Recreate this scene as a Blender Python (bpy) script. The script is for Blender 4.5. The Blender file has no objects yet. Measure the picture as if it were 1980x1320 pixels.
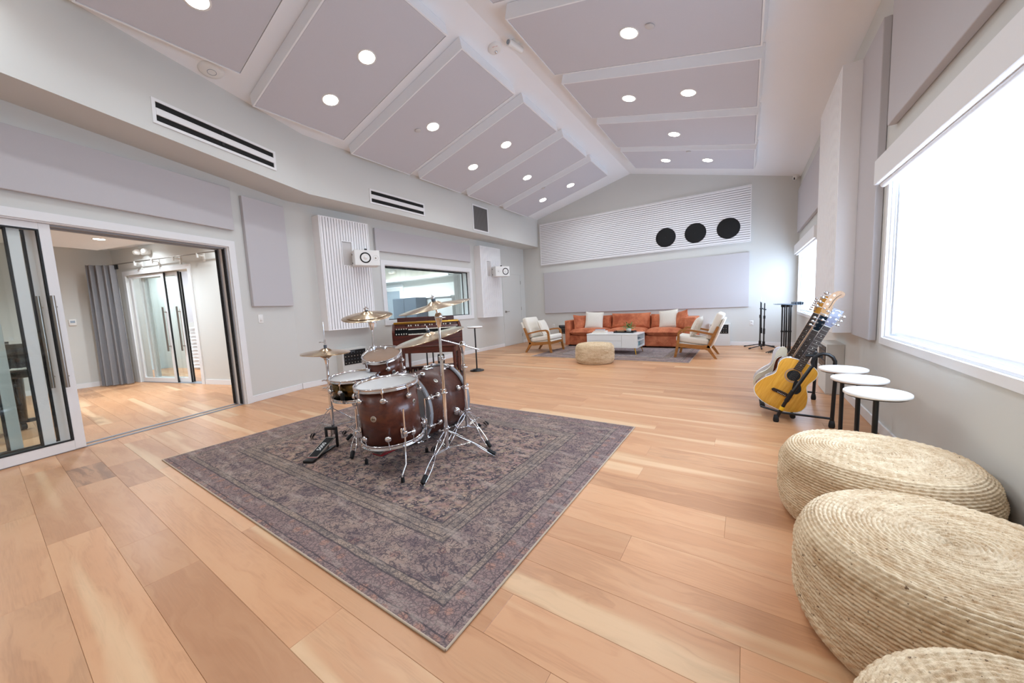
import bpy, bmesh, math, random
from mathutils import Vector, Matrix
random.seed(7)
PI = math.pi
SC = bpy.context.scene
COL = SC.collection

# ------------------------------------------------------------------ camera
FPX = 686.02
YAW, PITCH, ROLL = 0.585103, -0.097304, 0.0473215
EYE = Vector((0, 0, 1.11))
def camera_axes():
    f = Vector((-math.sin(YAW)*math.cos(PITCH), math.cos(YAW)*math.cos(PITCH), math.sin(PITCH)))
    r = Vector((math.cos(YAW), math.sin(YAW), 0)); d = f.cross(r)
    c, s = math.cos(ROLL), math.sin(ROLL)
    return r*c + d*s, r*(-s) + d*c, f
_r, _d, _f = camera_axes()
cam_data = bpy.data.cameras.new('camera')
cam_data.sensor_width = 36.0
cam_data.lens = FPX/1980*36
cam_data.clip_start = 0.02
cam = bpy.data.objects.new('camera', cam_data)
COL.objects.link(cam)
cam.matrix_world = Matrix(((_r.x, -_d.x, -_f.x, EYE.x), (_r.y, -_d.y, -_f.y, EYE.y), (_r.z, -_d.z, -_f.z, EYE.z), (0, 0, 0, 1)))
SC.camera = cam

# ------------------------------------------------------------------ light and exposure
SHADE_STRENGTH = 6.3        # day-lit roller shades
DOWNLIGHT_W = 5.2          # each recessed lamp
world = bpy.data.worlds.new('sky'); SC.world = world; world.use_nodes = True
world.node_tree.nodes['Background'].inputs[0].default_value = (0.80, 0.90, 1.0, 1)
world.node_tree.nodes['Background'].inputs[1].default_value = 1.0
SC.view_settings.view_transform = 'Standard'
SC.view_settings.look = 'None'
SC.view_settings.gamma = 1.0
SC.view_settings.use_curve_mapping = False
SC.view_settings.exposure = 0.52
SC.cycles.use_denoising = True
SC.cycles.max_bounces = 10
SC.cycles.diffuse_bounces = 6
SC.cycles.glossy_bounces = 5
SC.cycles.transmission_bounces = 10
SC.cycles.transparent_max_bounces = 12
SC.cycles.sample_clamp_indirect = 6.0

# ------------------------------------------------------------------ node helpers
def srgb(h):
    h = h.lstrip('#'); o = []
    for i in (0, 2, 4):
        c = int(h[i:i+2], 16)/255
        o.append(c/12.92 if c <= .04045 else ((c+.055)/1.055)**2.4)
    return (*o, 1.0)

class V:
    """A node socket that can be written in formulas."""
    def __init__(s, t, k): s.t, s.k = t, k
    def _m(s, op, *a):
        n = s.t.nodes.new('ShaderNodeMath'); n.operation = op
        for i, x in enumerate(a):
            if isinstance(x, V): s.t.links.new(x.k, n.inputs[i])
            else: n.inputs[i].default_value = x
        return V(s.t, n.outputs[0])
    def __add__(s, o): return s._m('ADD', s, o)
    __radd__ = __add__
    def __sub__(s, o): return s._m('SUBTRACT', s, o)
    def __rsub__(s, o): return s._m('SUBTRACT', o, s)
    def __mul__(s, o): return s._m('MULTIPLY', s, o)
    __rmul__ = __mul__
    def __truediv__(s, o): return s._m('DIVIDE', s, o)
    def gt(s, o): return s._m('GREATER_THAN', s, o)
    def lt(s, o): return s._m('LESS_THAN', s, o)
    def min(s, o): return s._m('MINIMUM', s, o)
    def max(s, o): return s._m('MAXIMUM', s, o)
    def abs(s): return s._m('ABSOLUTE', s)
    def sin(s): return s._m('SINE', s)
    def frac(s): return s._m('FRACT', s)
    def atan2(s, o): return s._m('ARCTAN2', s, o)
    def pow(s, o): return s._m('POWER', s, o)
    def step(s, a, b, lo=0., hi=1.):
        n = s.t.nodes.new('ShaderNodeMapRange'); n.interpolation_type = 'SMOOTHSTEP'
        s.t.links.new(s.k, n.inputs[0])
        for i, x in enumerate((a, b, lo, hi)): n.inputs[i+1].default_value = x
        return V(s.t, n.outputs[0])

class NT:
    def __init__(s, name):
        s.m = bpy.data.materials.new(name); s.m.use_nodes = True
        s.t = s.m.node_tree; s.b = s.t.nodes['Principled BSDF']
    def new(s, k): return s.t.nodes.new(k)
    def coord(s, which='Object'):
        return s.new('ShaderNodeTexCoord').outputs[which]
    def pos(s): return s.new('ShaderNodeNewGeometry').outputs['Position']
    def xyz(s, sock):
        n = s.new('ShaderNodeSeparateXYZ'); s.t.links.new(sock, n.inputs[0])
        return [V(s.t, o) for o in n.outputs]
    def vec(s, *a):
        n = s.new('ShaderNodeCombineXYZ')
        for i, x in enumerate(a):
            if isinstance(x, V): s.t.links.new(x.k, n.inputs[i])
            else: n.inputs[i].default_value = x
        return n.outputs[0]
    def noise(s, vec, scale, detail=4, rough=.55, dist=0.0):
        n = s.new('ShaderNodeTexNoise'); s.t.links.new(vec, n.inputs['Vector'])
        n.inputs['Scale'].default_value = scale; n.inputs['Detail'].default_value = detail
        n.inputs['Roughness'].default_value = rough; n.inputs['Distortion'].default_value = dist
        return V(s.t, n.outputs[0])
    def voronoi(s, vec, scale, feature='F1', out='Distance', rnd=1.0):
        n = s.new('ShaderNodeTexVoronoi'); n.feature = feature
        s.t.links.new(vec, n.inputs['Vector']); n.inputs['Scale'].default_value = scale
        n.inputs['Randomness'].default_value = rnd
        return V(s.t, n.outputs[out])
    def mix(s, f, a, b, blend='MIX'):
        n = s.new('ShaderNodeMix'); n.data_type = 'RGBA'; n.blend_type = blend
        for i, x in ((0, f), (6, a), (7, b)):
            if isinstance(x, V): s.t.links.new(x.k, n.inputs[i])
            elif hasattr(x, 'is_output'): s.t.links.new(x, n.inputs[i])
            else: n.inputs[i].default_value = x
        return n.outputs[2]
    def ramp(s, f, stops):
        n = s.new('ShaderNodeValToRGB'); s.t.links.new(f.k, n.inputs[0])
        e = n.color_ramp.elements
        while len(e) < len(stops): e.new(0.5)
        for el, (p, c) in zip(e, stops): el.position = p; el.color = c
        return n.outputs[0]
    def attr(s, name):
        n = s.new('ShaderNodeAttribute'); n.attribute_name = name; return n
    def color(s, sock): s.t.links.new(sock, s.b.inputs['Base Color'])
    def bump(s, h, strength=.3, dist=.01):
        n = s.new('ShaderNodeBump'); n.inputs['Strength'].default_value = strength
        n.inputs['Distance'].default_value = dist
        s.t.links.new(h.k if isinstance(h, V) else h, n.inputs['Height'])
        s.t.links.new(n.outputs[0], s.b.inputs['Normal'])
    def set(s, **k):
        names = dict(rough='Roughness', metal='Metallic', spec='Specular IOR Level', coat='Coat Weight', sheen='Sheen Weight', trans='Transmission Weight', ior='IOR', alpha='Alpha', coat_rough='Coat Roughness', aniso='Anisotropic')
        for a, v in k.items(): s.b.inputs[names[a]].default_value = v
        return s

MAT = {}
def plain(name, hexcol, rough=.6, metal=0., noise=.04, scale=30, bump=0., **k):
    n = NT(name); c = srgb(hexcol)
    v = n.noise(n.coord(), scale, 4)
    lo = tuple(x*(1-noise) for x in c[:3])+(1,); hi = tuple(min(1, x*(1+noise)) for x in c[:3])+(1,)
    n.color(n.mix(v, lo, hi)); n.set(rough=rough, metal=metal, **k)
    if bump: n.bump(n.noise(n.coord(), scale*6, 3), bump, .002)
    MAT[name] = n.m
    return n.m

def emission(name, hexcol, strength):
    m = bpy.data.materials.new(name); m.use_nodes = True; t = m.node_tree
    t.nodes.remove(t.nodes['Principled BSDF'])
    e = t.nodes.new('ShaderNodeEmission'); e.inputs[0].default_value = srgb(hexcol); e.inputs[1].default_value = strength
    t.links.new(e.outputs[0], t.nodes['Material Output'].inputs[0]); MAT[name] = m
    return m

def wood(name, dark, light, axis=0, rough=.4, scale=1.0, coat=0.0):
    n = NT(name); x = n.xyz(n.coord()); st = [9., 9., 9.]; st[axis] = .9
    v = n.vec(*[x[i]*st[i]*scale for i in range(3)])
    g = n.noise(v, 3.0, 6, .6, .6); st2 = [110., 110., 110.]; st2[axis] = 4.
    g2 = n.noise(n.vec(*[x[i]*st2[i]*scale for i in range(3)]), 1.0, 3)
    n.color(n.mix((g*.75+g2*.25).step(.3, .7), srgb(dark), srgb(light))); n.set(rough=rough, coat=coat)
    n.bump(g2, .08, .001); MAT[name] = n.m
    return n.m

plain('wall_paint', '#d3d3cf', .75, noise=.012, scale=3, bump=.05)
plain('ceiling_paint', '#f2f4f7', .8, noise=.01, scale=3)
plain('trim_white', '#e9e9ea', .45, noise=.01)
plain('panel_fabric', '#c4c1c4', .95, noise=.035, scale=160, bump=.25)
plain('ceiling_fabric_lit', '#d0d0d7', .95, noise=.035, scale=160, bump=.25)  # panel fabric lightened and blued to stand in for cool light on the ceiling
plain('panel_edge', '#cfcbc9', .8, noise=.02)
plain('slat_white', '#f3f2f3', .5, noise=.012)
plain('slat_backing', '#5d575b', .9, noise=.05)
plain('black_metal', '#101012', .38, 0.0, noise=.1)
plain('black_matte', '#0b0b0c', .8, noise=.1)
plain('rubber', '#0e0e0f', .7, noise=.1)
plain('chrome', '#e4e5e8', .1, 1.0, noise=.02)
plain('satin_steel', '#a7a19a', .3, 1.0, noise=.04)
plain('brass', '#b5893a', .28, 1.0, noise=.06)
plain('gold_leg', '#d8a93e', .22, 1.0, noise=.05)
plain('white_plastic', '#ecebe8', .4, noise=.01)
plain('lens_grey', '#8f97a0', .2, noise=.05)
plain('grey_seal', '#8f9196', .5, noise=.05)
plain('dark_seal', '#17181b', .6, noise=.05)
plain('curtain_grey', '#8a898c', .95, noise=.06, scale=80, bump=.3)
plain('white_lacquer', '#e9e8e6', .25, noise=.008)
plain('tabletop_white', '#f2f1ee', .3, noise=.01)
plain('cream_fabric', '#e6dfd3', .95, noise=.06, scale=120, bump=.4)
plain('key_white', '#ece6d6', .3, noise=.02)
plain('key_black', '#0c0b0b', .25, noise=.02)
plain('drumhead_white', '#d6d6d4', .14, noise=.03)
plain('drumhead_smoke', '#a08775', .12, noise=.05)
plain('drumhead_grey', '#8d8f92', .35, noise=.05)
plain('badge_silver', '#b9b6ae', .3, .8, noise=.05)
plain('red_plate', '#a01722', .4, noise=.05)
plain('yellow_ring', '#e8b41c', .5, noise=.05)
plain('pot_white', '#e3dfd6', .6, noise=.04)
plain('leaf_green', '#3c7a35', .55, noise=.2, scale=25)
plain('book_blue', '#8fa0b8', .6, noise=.06)
plain('book_pink', '#c9a6a0', .6, noise=.06)
plain('book_white', '#dedcd8', .6, noise=.03)
plain('page_paper', '#efe9dc', .8, noise=.03, scale=200)
plain('bulb_grey', '#56606a', .5, noise=.06)
plain('cabinet_slate', '#4d555f', .5, noise=.05)
plain('mesh_grey', '#6f6d6c', .6, noise=.25, scale=300)
plain('piano_black', '#08090b', .08, noise=.05, coat=1.0)
plain('teal_case', '#3a7f88', .5, noise=.1)
plain('box_tan', '#a9825f', .6, noise=.08)
plain('pickguard_tort', '#4a2218', .25, noise=.5, scale=35)
plain('guitar_white', '#e6e4e9', .18, noise=.02, coat=.6)
plain('guitar_cream', '#ece2c8', .18, noise=.02, coat=.6)
plain('guitar_cocoa', '#5b2b1b', .18, noise=.15, coat=.6)
plain('headstock_reflect', '#6c6d80', .32, noise=.05, coat=1.0)  # lavender-grey reflection put into the base colour
plain('headstock_black', '#16222a', .15, noise=.05, coat=1.0)
plain('fret_wire', '#cfcdc4', .25, 1.0, noise=.03)
plain('pearl', '#ede9df', .2, noise=.03)
plain('letter_white', '#f2f2f2', .5, noise=.01)
plain('letter_dark', '#1a1614', .5, noise=.01)
plain('letter_red', '#c02a2a', .5, noise=.01)
wood('drum_walnut', '#4a2217', '#66321f', 0, .33, 1.2, .25)
wood('bass_walnut', '#43231b', '#613527', 0, .42, 2.0, .1)
wood('organ_mahogany', '#33120c', '#5b2114', 0, .3, 1.5, .3)
wood('teak', '#8a5526', '#b57a3c', 0, .4, 3.0)
wood('rosewood', '#1d1412', '#38241d', 2, .45, 4.0)
wood('maple', '#c08a4c', '#dba565', 2, .3, 3.0, .4)
wood('maple_board', '#a07a56', '#bb9670', 2, .35, 3.0, .3)
wood('spruce', '#d08f2c', '#e6ab45', 2, .22, 2.5, .6)
emission('shade_glow', '#cee4ff', SHADE_STRENGTH)
emission('lamp_lens', '#fff6ea', 22.0)
emission('cove_glow', '#fff3dc', 6.0)
emission('led_strip', '#fff6e8', 5.0)

def glass_material():
    n = NT('pane_glass'); n.set(rough=.0, trans=1.0, ior=1.02, spec=.5)
    n.b.inputs['Base Color'].default_value = (.93, .97, .96, 1)
    # thin pane: mostly clear, mirror-like at grazing angles
    t = n.t; tr = t.nodes.new('ShaderNodeBsdfTransparent'); tr.inputs[0].default_value = (.965, .985, .978, 1)
    gl = t.nodes.new('ShaderNodeBsdfGlossy'); gl.inputs['Roughness'].default_value = .01
    lw = t.nodes.new('ShaderNodeLayerWeight'); lw.inputs[0].default_value = .5; fr = (V(t, lw.outputs['Facing']).pow(5.0)*.9+.035)
    mx = t.nodes.new('ShaderNodeMixShader')
    t.links.new(fr.k, mx.inputs[0]); t.links.new(tr.outputs[0], mx.inputs[1]); t.links.new(gl.outputs[0], mx.inputs[2])
    t.links.new(mx.outputs[0], t.nodes['Material Output'].inputs[0]); MAT['pane_glass'] = n.m
glass_material()

def cymbal_material():
    n = NT('cymbal_bronze'); x = n.xyz(n.coord()); r = (x[0]*x[0]+x[1]*x[1]).pow(.5)
    lathe = n.noise(n.vec(r*520, 0., 0.), 1.0, 2)
    big = n.noise(n.coord(), 9, 3)
    n.color(n.mix((lathe*.5+big*.5).step(.3, .7), srgb('#bb9f80'), srgb('#e6d2b4')))
    n.set(rough=.24, metal=1.0, aniso=.85); n.b.inputs['Anisotropic Rotation'].default_value = .25; tg = n.new('ShaderNodeTangent'); tg.direction_type = 'RADIAL'; tg.axis = 'Z'; n.t.links.new(tg.outputs[0], n.b.inputs['Tangent']); n.bump(lathe, .12, .0006); MAT['cymbal_bronze'] = n.m
cymbal_material()

def snare_material():
    n = NT('snare_bronze'); v = n.noise(n.coord(), 14, 4)
    n.color(n.mix(v.step(.35, .7), srgb('#2d2316'), srgb('#7a6038'))); n.set(rough=.25, metal=1.0); MAT['snare_bronze'] = n.m
snare_material()

def velvet_material():
    n = NT('rust_velvet'); v = n.noise(n.coord(), 5, 5, .6, .4); w = n.noise(n.coord(), 60, 3)
    n.color(n.mix((v*.8+w*.2).step(.35, .68), srgb('#a04d2c'), srgb('#cf7a51')))
    n.set(rough=.75, sheen=.6); n.b.inputs['Sheen Tint'].default_value = srgb('#e8a37c'); n.bump(w, .2, .003); MAT['rust_velvet'] = n.m
velvet_material()

def nub_material():
    n = NT('nubby_cream'); x = n.xyz(n.coord())
    a = (x[0]*260).sin()*(x[2]*260).sin()
    n.color(n.mix(a.step(-.4, .6), srgb('#ddd3c3'), srgb('#f7f2e9'))); n.set(rough=.95); n.bump(a, .6, .006); MAT['nubby_cream'] = n.m
nub_material()

def jute_material():
    n = NT('braided_jute'); p = n.coord(); x = n.xyz(p)
    ang = x[0].atan2(x[1]); rad = (x[0]*x[0]+x[1]*x[1]).pow(.5)
    streak = n.noise(n.vec(ang*26., rad*60., x[2]*70.), 1.0, 5, .7)
    big = n.noise(n.vec(ang*2.2, rad*24., x[2]*22.), 1.0, 3, .6)
    fleck = n.noise(n.vec(ang*26., rad*90., x[2]*90.), 1.0, 2)
    c = n.mix((streak*.5+big*.5).step(.2, .76), srgb('#ac8458'), srgb('#f0dbb9'))
    c = n.mix(fleck.step(.66, .73), c, srgb('#7a6148'))
    n.color(c); n.set(rough=.92); n.bump(n.noise(n.vec(ang*120., rad*300., x[2]*300.), 1.0, 3), .5, .004); MAT['braided_jute'] = n.m
jute_material()

def oak_material():
    n = NT('oak_plank'); x = n.xyz(n.pos()); a = n.attr('tone'); s = n.new('ShaderNodeSeparateColor')
    n.t.links.new(a.outputs['Color'], s.inputs[0]); tone, off, dark = [V(n.t, o) for o in s.outputs[:3]]
    ox = x[0]*.9 + off*57.; oy = x[1]*8.5 + off*31.
    warp = n.noise(n.vec(ox*1.3, oy*.45, off*9.), 1.6, 3)
    broad = n.noise(n.vec(ox, oy + warp*2.2, off*13.), 1.1, 5, .55, .5)
    rings = ((broad*26. + warp*7.).sin()*.5+.5)
    fine = n.noise(n.vec(x[0]*7.+off*91., x[1]*150., 0.), 1.0, 3)
    col = n.mix(tone, srgb('#b27d56'), srgb('#d29b70'))
    col = n.mix((broad.step(.35, .72))*.28, col, srgb('#e0b78c'))
    col = n.mix(rings*fine.step(.3, .7)*.27, col, srgb('#a1714c'))
    sap = (n.noise(n.vec(ox*.3, oy*.6, off*77.), 1.0, 2)).step(.58, .68)
    col = n.mix(sap*.42, col, srgb('#ecd0a6'))
    col = n.mix(dark*(rings*.5+.3), col, srgb('#6d4a33'))
    n.color(col); n.set(rough=.42, spec=.45, coat=.12, coat_rough=.25); n.bump(fine, .05, .0006); MAT['oak_plank'] = n.m
oak_material()

def rug_material(name, w, d, base_a, base_b, navy, strength):
    """Worn oriental rug: nested borders round a crackled lattice field."""
    n = NT(name); x = n.xyz(n.coord()); hx, hy = w/2, d/2
    wob = (n.noise(n.coord(), 9, 2)-.5)*.014
    ex = x[0].abs()*-1.+hx; ey = x[1].abs()*-1.+hy
    e = ex.min(ey)+wob
    along = x[0]*ex.gt(ey) + x[1]*(1.-ex.gt(ey))
    # field lattice
    warp = n.noise(n.coord(), 22, 2); p = n.vec(x[0]+warp*.06, x[1]+warp*.06, 0.)
    lat = n.voronoi(p, 40, 'DISTANCE_TO_EDGE'); cell = n.voronoi(p, 40, 'F1', 'Color')
    lat2 = n.voronoi(p, 95, 'DISTANCE_TO_EDGE')
    hue = n.noise(n.coord(), 6, 4, .6)
    ground = n.mix(hue.step(.35, .65), srgb(base_a), srgb(base_b))
    ground = n.mix(.07, ground, cell, 'OVERLAY')
    line = lat.lt(.13).max(lat2.lt(.09)*n.noise(n.coord(), 40, 2).gt(.5))
    field = n.mix(line*n.noise(n.coord(), 17, 4, .65).step(.32, .6), ground, srgb(navy))
    # borders
    bp = n.vec(x[0]+warp*.03, x[1]+warp*.03, 0.)
    bl2 = n.voronoi(bp, 48, 'DISTANCE_TO_EDGE')
    vine = (n.noise(n.coord(), 13, 2, .5, .8)-.5).abs(); vine2 = (n.noise(n.coord(), 26, 2, .5, .6)-.5).abs()
    flower = n.voronoi(bp, 9, 'F1', 'Distance', .8)
    plum = n.mix(hue.step(.3, .7), srgb('#7a6867'), srgb('#a18b7d'))
    plum = n.mix(flower.lt(.24)*.5, plum, srgb('#7c5350'))
    plum = n.mix(flower.lt(.12)*.6, plum, srgb('#a8927c'))
    ink = (vine.lt(.018)).max(vine2.lt(.022)).max(bl2.lt(.05)*n.noise(n.coord(), 25, 2).gt(.5))
    border = n.mix(ink*.72, plum, srgb(navy))
    med = n.voronoi(n.vec(along*12., e*12., 0.), 1.0, 'F1', 'Distance', .35)
    outer = n.mix(med.step(.2, .34), srgb('#a27c6e'), srgb('#8c7672'))
    outer = n.mix((bl2.lt(.07).max(vine2.lt(.025)))*.6, outer, srgb('#3f3f44'))
    guard = n.mix(hue.step(.4, .6), srgb('#a18d7d'), srgb('#8a7b71'))
    guard = n.mix((vine2.lt(.035).max(bl2.lt(.06)))*.6, guard, srgb('#3b3f45'))
    c = n.mix(e.gt(.50), border, field)
    c = n.mix(e.gt(.385)*e.lt(.50), c, guard)
    c = n.mix(e.lt(.145), c, outer)
    c = n.mix(e.gt(.125)*e.lt(.16), c, guard)
    stripes = ((e-.387).abs().lt(.005)).max((e-.42).abs().lt(.003)).max((e-.465).abs().lt(.003)).max((e-.50).abs().lt(.005)).max((e-.125).abs().lt(.004)).max((e-.16).abs().lt(.003)).max((e-.03).abs().lt(.003))
    c = n.mix(stripes*.75, c, srgb('#33373e'))
    # wear
    wear = n.noise(n.vec(x[0]*1.5, x[1]*6.0, 0.), 2.4, 7, .68)
    thread = n.noise(n.vec(x[0]*60., x[1]*300., 0.), 1.0, 2)
    c = n.mix((wear*.8+thread*.2).step(.51, .64)*.50*strength, c, srgb('#b6a79b'))
    c = n.mix((wear*.8+thread*.2).step(.45, .32)*.4, c, srgb('#403e45'))
    weave = n.noise(n.vec(x[0]*38., x[1]*210., 0.), 1.0, 3, .6); speck = n.noise(n.coord(), 170, 2)
    c = n.mix(weave.step(.52, .70)*.20, c, srgb('#c2b3a6')); c = n.mix(weave.step(.48, .30)*.32, c, srgb('#383741')); c = n.mix(speck.step(.55, .72)*.12, c, srgb('#b59a86'))
    c = n.mix(.10, c, srgb('#8f6f6a'))
    n.color(c); n.set(rough=1.0, spec=.1); n.bump(thread, .5, .003); MAT[name] = n.m
rug_material('rug_vintage', 3.15, 2.38, '#b09685', '#94796d', '#30343f', 1.0)
rug_material('rug_faded', 3.14, 2.38, '#a59a99', '#8d8282', '#736b6e', 1.6)
plain('rug_binding', '#b7a48f', .95, noise=.1, scale=200)

# ------------------------------------------------------------------ mesh helpers
class MB:
    def __init__(s): s.v, s.f, s.sm = [], [], []
    def add(s, verts, faces, smooth=False, mtx=None):
        o = len(s.v)
        s.v += [tuple(mtx @ Vector(p)) if mtx is not None else tuple(p) for p in verts]
        s.f += [tuple(i+o for i in f) for f in faces]; s.sm += [smooth]*len(faces)
        return s
    def box(s, x0, x1, y0, y1, z0, z1, mtx=None):
        p = [(x, y, z) for z in (z0, z1) for y in (y0, y1) for x in (x0, x1)]
        return s.add(p, [(0, 2, 3, 1), (4, 5, 7, 6), (0, 1, 5, 4), (2, 6, 7, 3), (0, 4, 6, 2), (1, 3, 7, 5)], False, mtx)
    def rbox(s, x0, x1, y0, y1, z0, z1, r=.01, seg=2, mtx=None, smooth=True):
        bm = bmesh.new(); bmesh.ops.create_cube(bm, size=1.0)
        for v in bm.verts: v.co = Vector(((x0+x1)/2+v.co.x*(x1-x0), (y0+y1)/2+v.co.y*(y1-y0), (z0+z1)/2+v.co.z*(z1-z0)))
        bmesh.ops.bevel(bm, geom=bm.edges[:], offset=min(r, .49*min(x1-x0, y1-y0, z1-z0)), segments=seg, profile=.5, affect='EDGES')
        return s._bm(bm, smooth, mtx)
    def _bm(s, bm, smooth, mtx=None):
        bm.verts.index_update()
        s.add([v.co.copy() for v in bm.verts], [[v.index for v in f.verts] for f in bm.faces], smooth, mtx); bm.free()
        return s
    def cyl(s, p0, p1, r0, r1=None, n=16, caps=True, smooth=True):
        p0, p1 = Vector(p0), Vector(p1); r1 = r0 if r1 is None else r1
        ax = (p1-p0).normalized(); a = ax.orthogonal().normalized(); b = ax.cross(a)
        c = [(math.cos(2*PI*i/n), math.sin(2*PI*i/n)) for i in range(n)]
        vs = [p0+(a*x+b*y)*r0 for x, y in c]+[p1+(a*x+b*y)*r1 for x, y in c]
        s.add(vs, [(i, (i+1) % n, n+(i+1) % n, n+i) for i in range(n)], smooth)
        if caps:
            s.add(vs[:n], [tuple(reversed(range(n)))]); s.add(vs[n:], [tuple(range(n))])
        return s
    def tube(s, pts, r, n=8, closed=False):
        pts = [Vector(p) for p in pts]; k = len(pts); rs = r if isinstance(r, (list, tuple)) else [r]*k
        ref = None; rings = []
        for i, p in enumerate(pts):
            q0 = pts[(i-1) % k] if (i or closed) else p; q1 = pts[(i+1) % k] if (i < k-1 or closed) else p
            t = (q1-q0).normalized()
            if ref is None: ref = t.orthogonal().normalized()
            ref = (ref-t*ref.dot(t)).normalized() if (ref-t*ref.dot(t)).length > 1e-6 else t.orthogonal().normalized()
            b = t.cross(ref)
            rings.append([p+(ref*math.cos(2*PI*j/n)+b*math.sin(2*PI*j/n))*rs[i] for j in range(n)])
        vs = [v for g in rings for v in g]; fs = []
        for i in range(k if closed else k-1):
            for j in range(n): fs.append((i*n+j, i*n+(j+1) % n, ((i+1) % k)*n+(j+1) % n, ((i+1) % k)*n+j))
        s.add(vs, fs, True)
        if not closed:
            s.add(rings[0], [tuple(reversed(range(n)))]); s.add(rings[-1], [tuple(range(n))])
        return s
    def lathe(s, prof, n=32, mtx=None, smooth=True, sweep=None):
        """prof: (radius, z) pairs turned round local z."""
        vs, fs = [], []; k = len(prof)
        for r, z in prof:
            for j in range(n):
                a = 2*PI*j/n; vs.append((r*math.cos(a), r*math.sin(a), z))
        for i in range(k-1):
            for j in range(n): fs.append((i*n+j, i*n+(j+1) % n, (i+1)*n+(j+1) % n, (i+1)*n+j))
        return s.add(vs, fs, smooth, mtx)
    def disc(s, r, z=0, n=32, mtx=None, up=True):
        vs = [(r*math.cos(2*PI*j/n), r*math.sin(2*PI*j/n), z) for j in range(n)]
        return s.add(vs, [tuple(range(n)) if up else tuple(reversed(range(n)))], False, mtx)
    def torus(s, R, r, n=40, m=8, mtx=None):
        prof = [(R+r*math.cos(2*PI*i/m), r*math.sin(2*PI*i/m)) for i in range(m+1)]
        return s.lathe(prof, n, mtx)
    def ball(s, c, r, n=12, m=8, sq=(1, 1, 1)):
        c = Vector(c); vs, fs = [], []
        for i in range(m+1):
            t = PI*i/m
            for j in range(n):
                a = 2*PI*j/n; vs.append((c.x+r*sq[0]*math.sin(t)*math.cos(a), c.y+r*sq[1]*math.sin(t)*math.sin(a), c.z+r*sq[2]*math.cos(t)))
        for i in range(m):
            for j in range(n): fs.append((i*n+j, (i+1)*n+j, (i+1)*n+(j+1) % n, i*n+(j+1) % n))
        return s.add(vs, fs, True)
    def prism(s, poly, h0, h1, plane='xy', mtx=None, smooth=False):
        f = {'xy': lambda a, b, c: (a, b, c), 'xz': lambda a, b, c: (a, c, b), 'yz': lambda a, b, c: (c, a, b)}[plane]
        n = len(poly); vs = [f(a, b, h0) for a, b in poly]+[f(a, b, h1) for a, b in poly]
        area = sum(poly[i][0]*poly[(i+1) % n][1]-poly[(i+1) % n][0]*poly[i][1] for i in range(n))
        flip = (area < 0) ^ (h1 < h0) ^ (plane == 'xz')
        b, t = tuple(reversed(range(n))), tuple(range(n, 2*n))
        sides = [(i, (i+1) % n, n+(i+1) % n, n+i) for i in range(n)]
        if flip: b, t, sides = tuple(reversed(b)), tuple(reversed(t)), [tuple(reversed(q)) for q in sides]
        s.add(vs, sides, smooth, mtx); s.add(vs, [b, t], False, mtx)
        return s
    def pillow(s, w, h, t, n=14, pinch=.0, mtx=None, power=2.6):
        """Stuffed cushion in the local xz plane, thickness along y."""
        vs, fs = [], []
        for side in (1, -1):
            for i in range(n+1):
                for j in range(n+1):
                    u, v = -1+2*i/n, -1+2*j/n
                    k = max(0., (1-abs(u)**power)*(1-abs(v)**power))**.55
                    q = 1-pinch*(1-abs(v)**2)*abs(u)**6; q2 = 1-pinch*(1-abs(u)**2)*abs(v)**6
                    vs.append((u*w/2*q, side*t/2*k, v*h/2*q2))
        m = (n+1)**2
        for i in range(n):
            for j in range(n):
                a = i*(n+1)+j; q = (a, a+1, a+n+2, a+n+1)
                fs.append(q); fs.append(tuple(reversed([p+m for p in q])))
        return s.add(vs, fs, True, mtx)
    def build(s, name, mat, parent=None, loc=None, rot=None, fix=False):
        me = bpy.data.meshes.new(name); me.from_pydata(s.v, [], s.f)
        me.polygons.foreach_set('use_smooth', s.sm)
        if fix:
            bm = bmesh.new(); bm.from_mesh(me); bmesh.ops.remove_doubles(bm, verts=bm.verts[:], dist=1e-5)
            bmesh.ops.recalc_face_normals(bm, faces=bm.faces[:]); bm.to_mesh(me); bm.free()
        me.materials.append(MAT[mat] if isinstance(mat, str) else mat)
        return link(name, me, parent, loc, rot)

def link(name, me, parent=None, loc=None, rot=None):
    o = bpy.data.objects.new(name, me); COL.objects.link(o)
    if parent is not None: o.parent = parent
    if loc is not None: o.location = loc
    if rot is not None: o.rotation_euler = rot
    return o
def tag(o, label, cat, group=None):
    o['label'] = label; o['category'] = cat
    if group: o['group'] = group
    return o
def thing(name, label, cat, loc=(0, 0, 0), rotz=0., group=None):
    o = bpy.data.objects.new(name, None); COL.objects.link(o); o.empty_display_size = .1
    o.location = loc; o.rotation_euler = (0, 0, rotz)
    return tag(o, label, cat, group)
def struct(o, label=None):
    o['kind'] = 'structure'
    if label: o['label'] = label
    return o
def base_empty(name, loc=(0, 0, 0), rotz=0., parent=None):
    o = bpy.data.objects.new(name, None); COL.objects.link(o); o.location = loc; o.rotation_euler = (0, 0, rotz)
    o.empty_display_size = .1
    if parent is not None: o.parent = parent
    return o
def dup(root, loc, rotz=None, label=None, group=None):
    r = root.copy(); COL.objects.link(r); r.location = loc
    if rotz is not None: r.rotation_euler = (0, 0, rotz)
    if label: r['label'] = label
    if group: r['group'] = group
    for ch in list(root.children):
        c = ch.copy(); COL.objects.link(c); c.parent = r
        for g in list(ch.children):
            d = g.copy(); COL.objects.link(d); d.parent = c
    return r
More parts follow.
